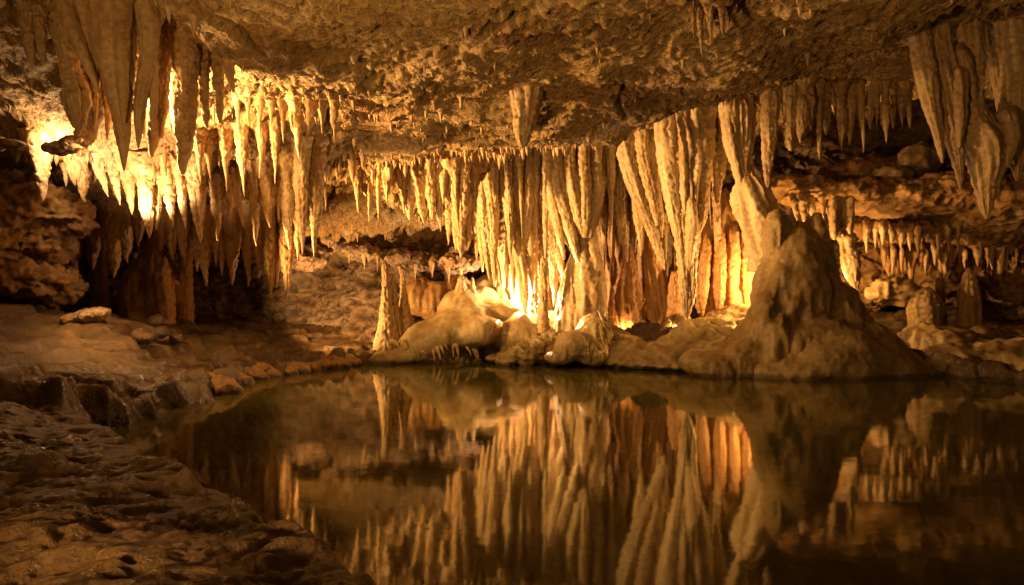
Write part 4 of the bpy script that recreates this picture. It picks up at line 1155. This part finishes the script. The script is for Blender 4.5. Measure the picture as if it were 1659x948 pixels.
# columns in the left alcove
GA = 'shadowed columns in the left alcove'
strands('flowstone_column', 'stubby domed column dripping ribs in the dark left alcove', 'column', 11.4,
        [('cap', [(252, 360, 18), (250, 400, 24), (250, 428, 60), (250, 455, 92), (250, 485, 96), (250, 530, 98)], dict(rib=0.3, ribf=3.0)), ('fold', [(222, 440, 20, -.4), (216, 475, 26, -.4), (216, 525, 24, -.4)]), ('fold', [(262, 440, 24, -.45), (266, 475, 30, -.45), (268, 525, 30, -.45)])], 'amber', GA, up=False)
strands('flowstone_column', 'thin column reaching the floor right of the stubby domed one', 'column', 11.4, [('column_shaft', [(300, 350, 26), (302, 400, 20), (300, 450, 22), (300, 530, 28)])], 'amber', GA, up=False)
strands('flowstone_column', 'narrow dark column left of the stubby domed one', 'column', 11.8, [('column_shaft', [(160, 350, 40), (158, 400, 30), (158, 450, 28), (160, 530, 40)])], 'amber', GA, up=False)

# ------------------------------------------------------------------ uncountable tiny drips on the ceiling
TV, TQ = [], []
nt_ = 0
edge = np.array(PLATE)
tries = 0
while nt_ < 2600 and tries < 90000:
    tries += 1
    x = RNG.uniform(-6.4, 7.5)
    y = RNG.uniform(4.2, 13)
    zc = ceil_at(x, y)
    sd = abs(float(poly_sd(PLATE, [x], [y])[0]))
    lip = 0.0
    if x < 0.5:
        ly = 8.6 + max(0, (x + 5.3)) * 0.47
        lip = math.exp(-((y - ly) / 0.45) ** 2)
    pr = 0.10 + 0.65 * math.exp(-(sd / 0.22) ** 2) + 0.9 * lip + (0.25 if y > 9.5 else 0)
    clump = math.sin(x * 7.1 + 2.3 * math.sin(y * 3.3)) * math.sin(y * 6.3 + 1.7 * math.sin(x * 4.1))
    if y < 7.5:
        pr *= 0.55
    if RNG.random() > pr * 0.6 * (0.25 + 1.5 * max(0, clump)):
        continue
    L = RNG.uniform(0.02, 0.05) * (1 + 2.2 * RNG.random() ** 3) * (1 + 1.2 * lip + 0.5 * (RNG.random() < 0.15))
    r = L * RNG.uniform(0.13, 0.22)
    ang = np.arange(7) / 7 * 2 * math.pi + RNG.random()
    b0 = len(TV) and sum(len(v) for v in TV) or 0
    rings = []
    bx, by = RNG.uniform(-.1, .1) * L, RNG.uniform(-.1, .1) * L
    for tt, rr in ((0, 1.9), (0.3, 1.1), (0.65, 0.65)):
        zz = zc + 0.03 - tt * (L + 0.03)
        rings.append(np.stack([x + bx * tt + np.cos(ang) * r * rr, y + by * tt + np.sin(ang) * r * rr, np.full(7, zz)], -1))
    v = np.vstack(rings + [np.array([[x + bx, y + by, zc - L]])])
    TV.append(v)
    q = grid_quads(3, 7, True)[:, ::-1]
    j = np.arange(7)
    cap = np.stack([14 + (j + 1) % 7, 14 + j, np.full(7, 21), np.full(7, 21)], -1)
    TQ.append(np.vstack([q, cap]) + nt_ * 22)
    nt_ += 1
o = link('tiny_drips', np.vstack(TV), np.vstack(TQ), MAT['calcite'])
o['kind'] = 'stuff'
o['label'] = 'tiny pale drip points covering the knobbly cave ceiling'
o['category'] = 'drips'

# ------------------------------------------------------------------ lamps of the show cave, hidden among the rocks, plus spots added to light the ceiling
def lamp(name, loc, power, col, radius=0.06, spot=None, aim=None, blend=0.6):
    ld = bpy.data.lights.new(name, 'SPOT' if spot else 'POINT')
    ld.energy = power
    ld.color = col
    ld.shadow_soft_size = radius
    o = bpy.data.objects.new(name, ld)
    COL.objects.link(o)
    o.location = [float(v) for v in loc]
    if spot:
        from mathutils import Vector
        ld.spot_size = math.radians(spot)
        ld.spot_blend = blend
        o.rotation_euler = (Vector([float(v) for v in aim]) - o.location).to_track_quat('-Z', 'Y').to_euler()
    return o


WARM = (1.0, 0.505, 0.15)
O2 = (1.0, 0.47, 0.125)
HOT = (1.0, 0.58, 0.26)
lamp('cave_or_fill_lamp', at(92, 238, 8.0), 48, HOT)
lamp('cave_or_fill_lamp', at(215, 350, 8.05), 200, HOT, 0.05, 115, at(250, 250, 8.6), 0.5)
lamp('cave_or_fill_lamp', at(190, 150, 6.55), 600, WARM, 0.1, 92, at(900, 262, 10.0), 0.4)
lamp('cave_or_fill_lamp', at(110, 275, 7.5), 2400, WARM, 0.3, 80, (0.0, 7.4, 3.65), 0.7)
lamp('cave_or_fill_lamp', at(120, 330, 7.3), 190, WARM, 0.1, 100, at(260, 580, 8.2), 0.8)
lamp('cave_or_fill_lamp', at(851, 478, 12.12), 300, HOT, 0.03)
lamp('cave_or_fill_lamp', at(150, 494, 8.75), 5800, WARM, 0.1, 44, (0.2, 11.2, 2.5), 0.7)
lamp('cave_or_fill_lamp', at(470, 528, 11.2), 420, WARM, 0.06, 125, at(610, 455, 12.9), 0.6)
lamp('cave_or_fill_lamp', at(1010, 534, 11.9), 13, WARM, 0.03)
lamp('cave_or_fill_lamp', at(1094, 530, 11.75), 10, WARM, 0.03)
lamp('cave_or_fill_lamp', at(1256, 465, 10.98), 240, WARM, 0.04)
lamp('cave_or_fill_lamp', at(1350, 455, 11.5), 45, WARM, 0.04)
lamp('cave_or_fill_lamp', at(985, 545, 11.75), 900, WARM, 0.06, 95, (0.3, 6.5, 3.6), 0.8)  # added spot behind the mound, brings out the ceiling relief
lamp('cave_or_fill_lamp', (-2.2, 1.2, 0.45), 720, (1.0, 0.49, 0.135), 0.15, 120, (0.2, 5.2, 3.9), 1.0)  # added unseen fill, low left of the camera, brightens the near ceiling

# ------------------------------------------------------------------ world, camera, render settings
wd = bpy.data.worlds.new('World')
scene.world = wd
wd.use_nodes = True
bg = wd.node_tree.nodes['Background']
bg.inputs[0].default_value = (1.0, 0.52, 0.17, 1)
bg.inputs[1].default_value = 0.24

cam = bpy.data.cameras.new('camera')
cam.sensor_width = 36
cam.lens = 36 * F / 1659
cam.clip_end = 200
cam.clip_start = 0.05
co = bpy.data.objects.new('camera', cam)
COL.objects.link(co)
co.location = (0, 0, CH)
co.rotation_euler = (math.radians(90), 0, 0)
scene.camera = co
scene.view_settings.view_transform = 'Standard'
scene.view_settings.look = 'None'
scene.view_settings.exposure = 0
cy = scene.cycles
cy.max_bounces = 7
cy.diffuse_bounces = 5
cy.glossy_bounces = 4
cy.transparent_max_bounces = 6
cy.caustics_reflective = False
cy.caustics_refractive = False
cy.sample_clamp_indirect = 3.0
cy.use_denoising = True
cy.use_adaptive_sampling = True
cy.adaptive_threshold = 0.03
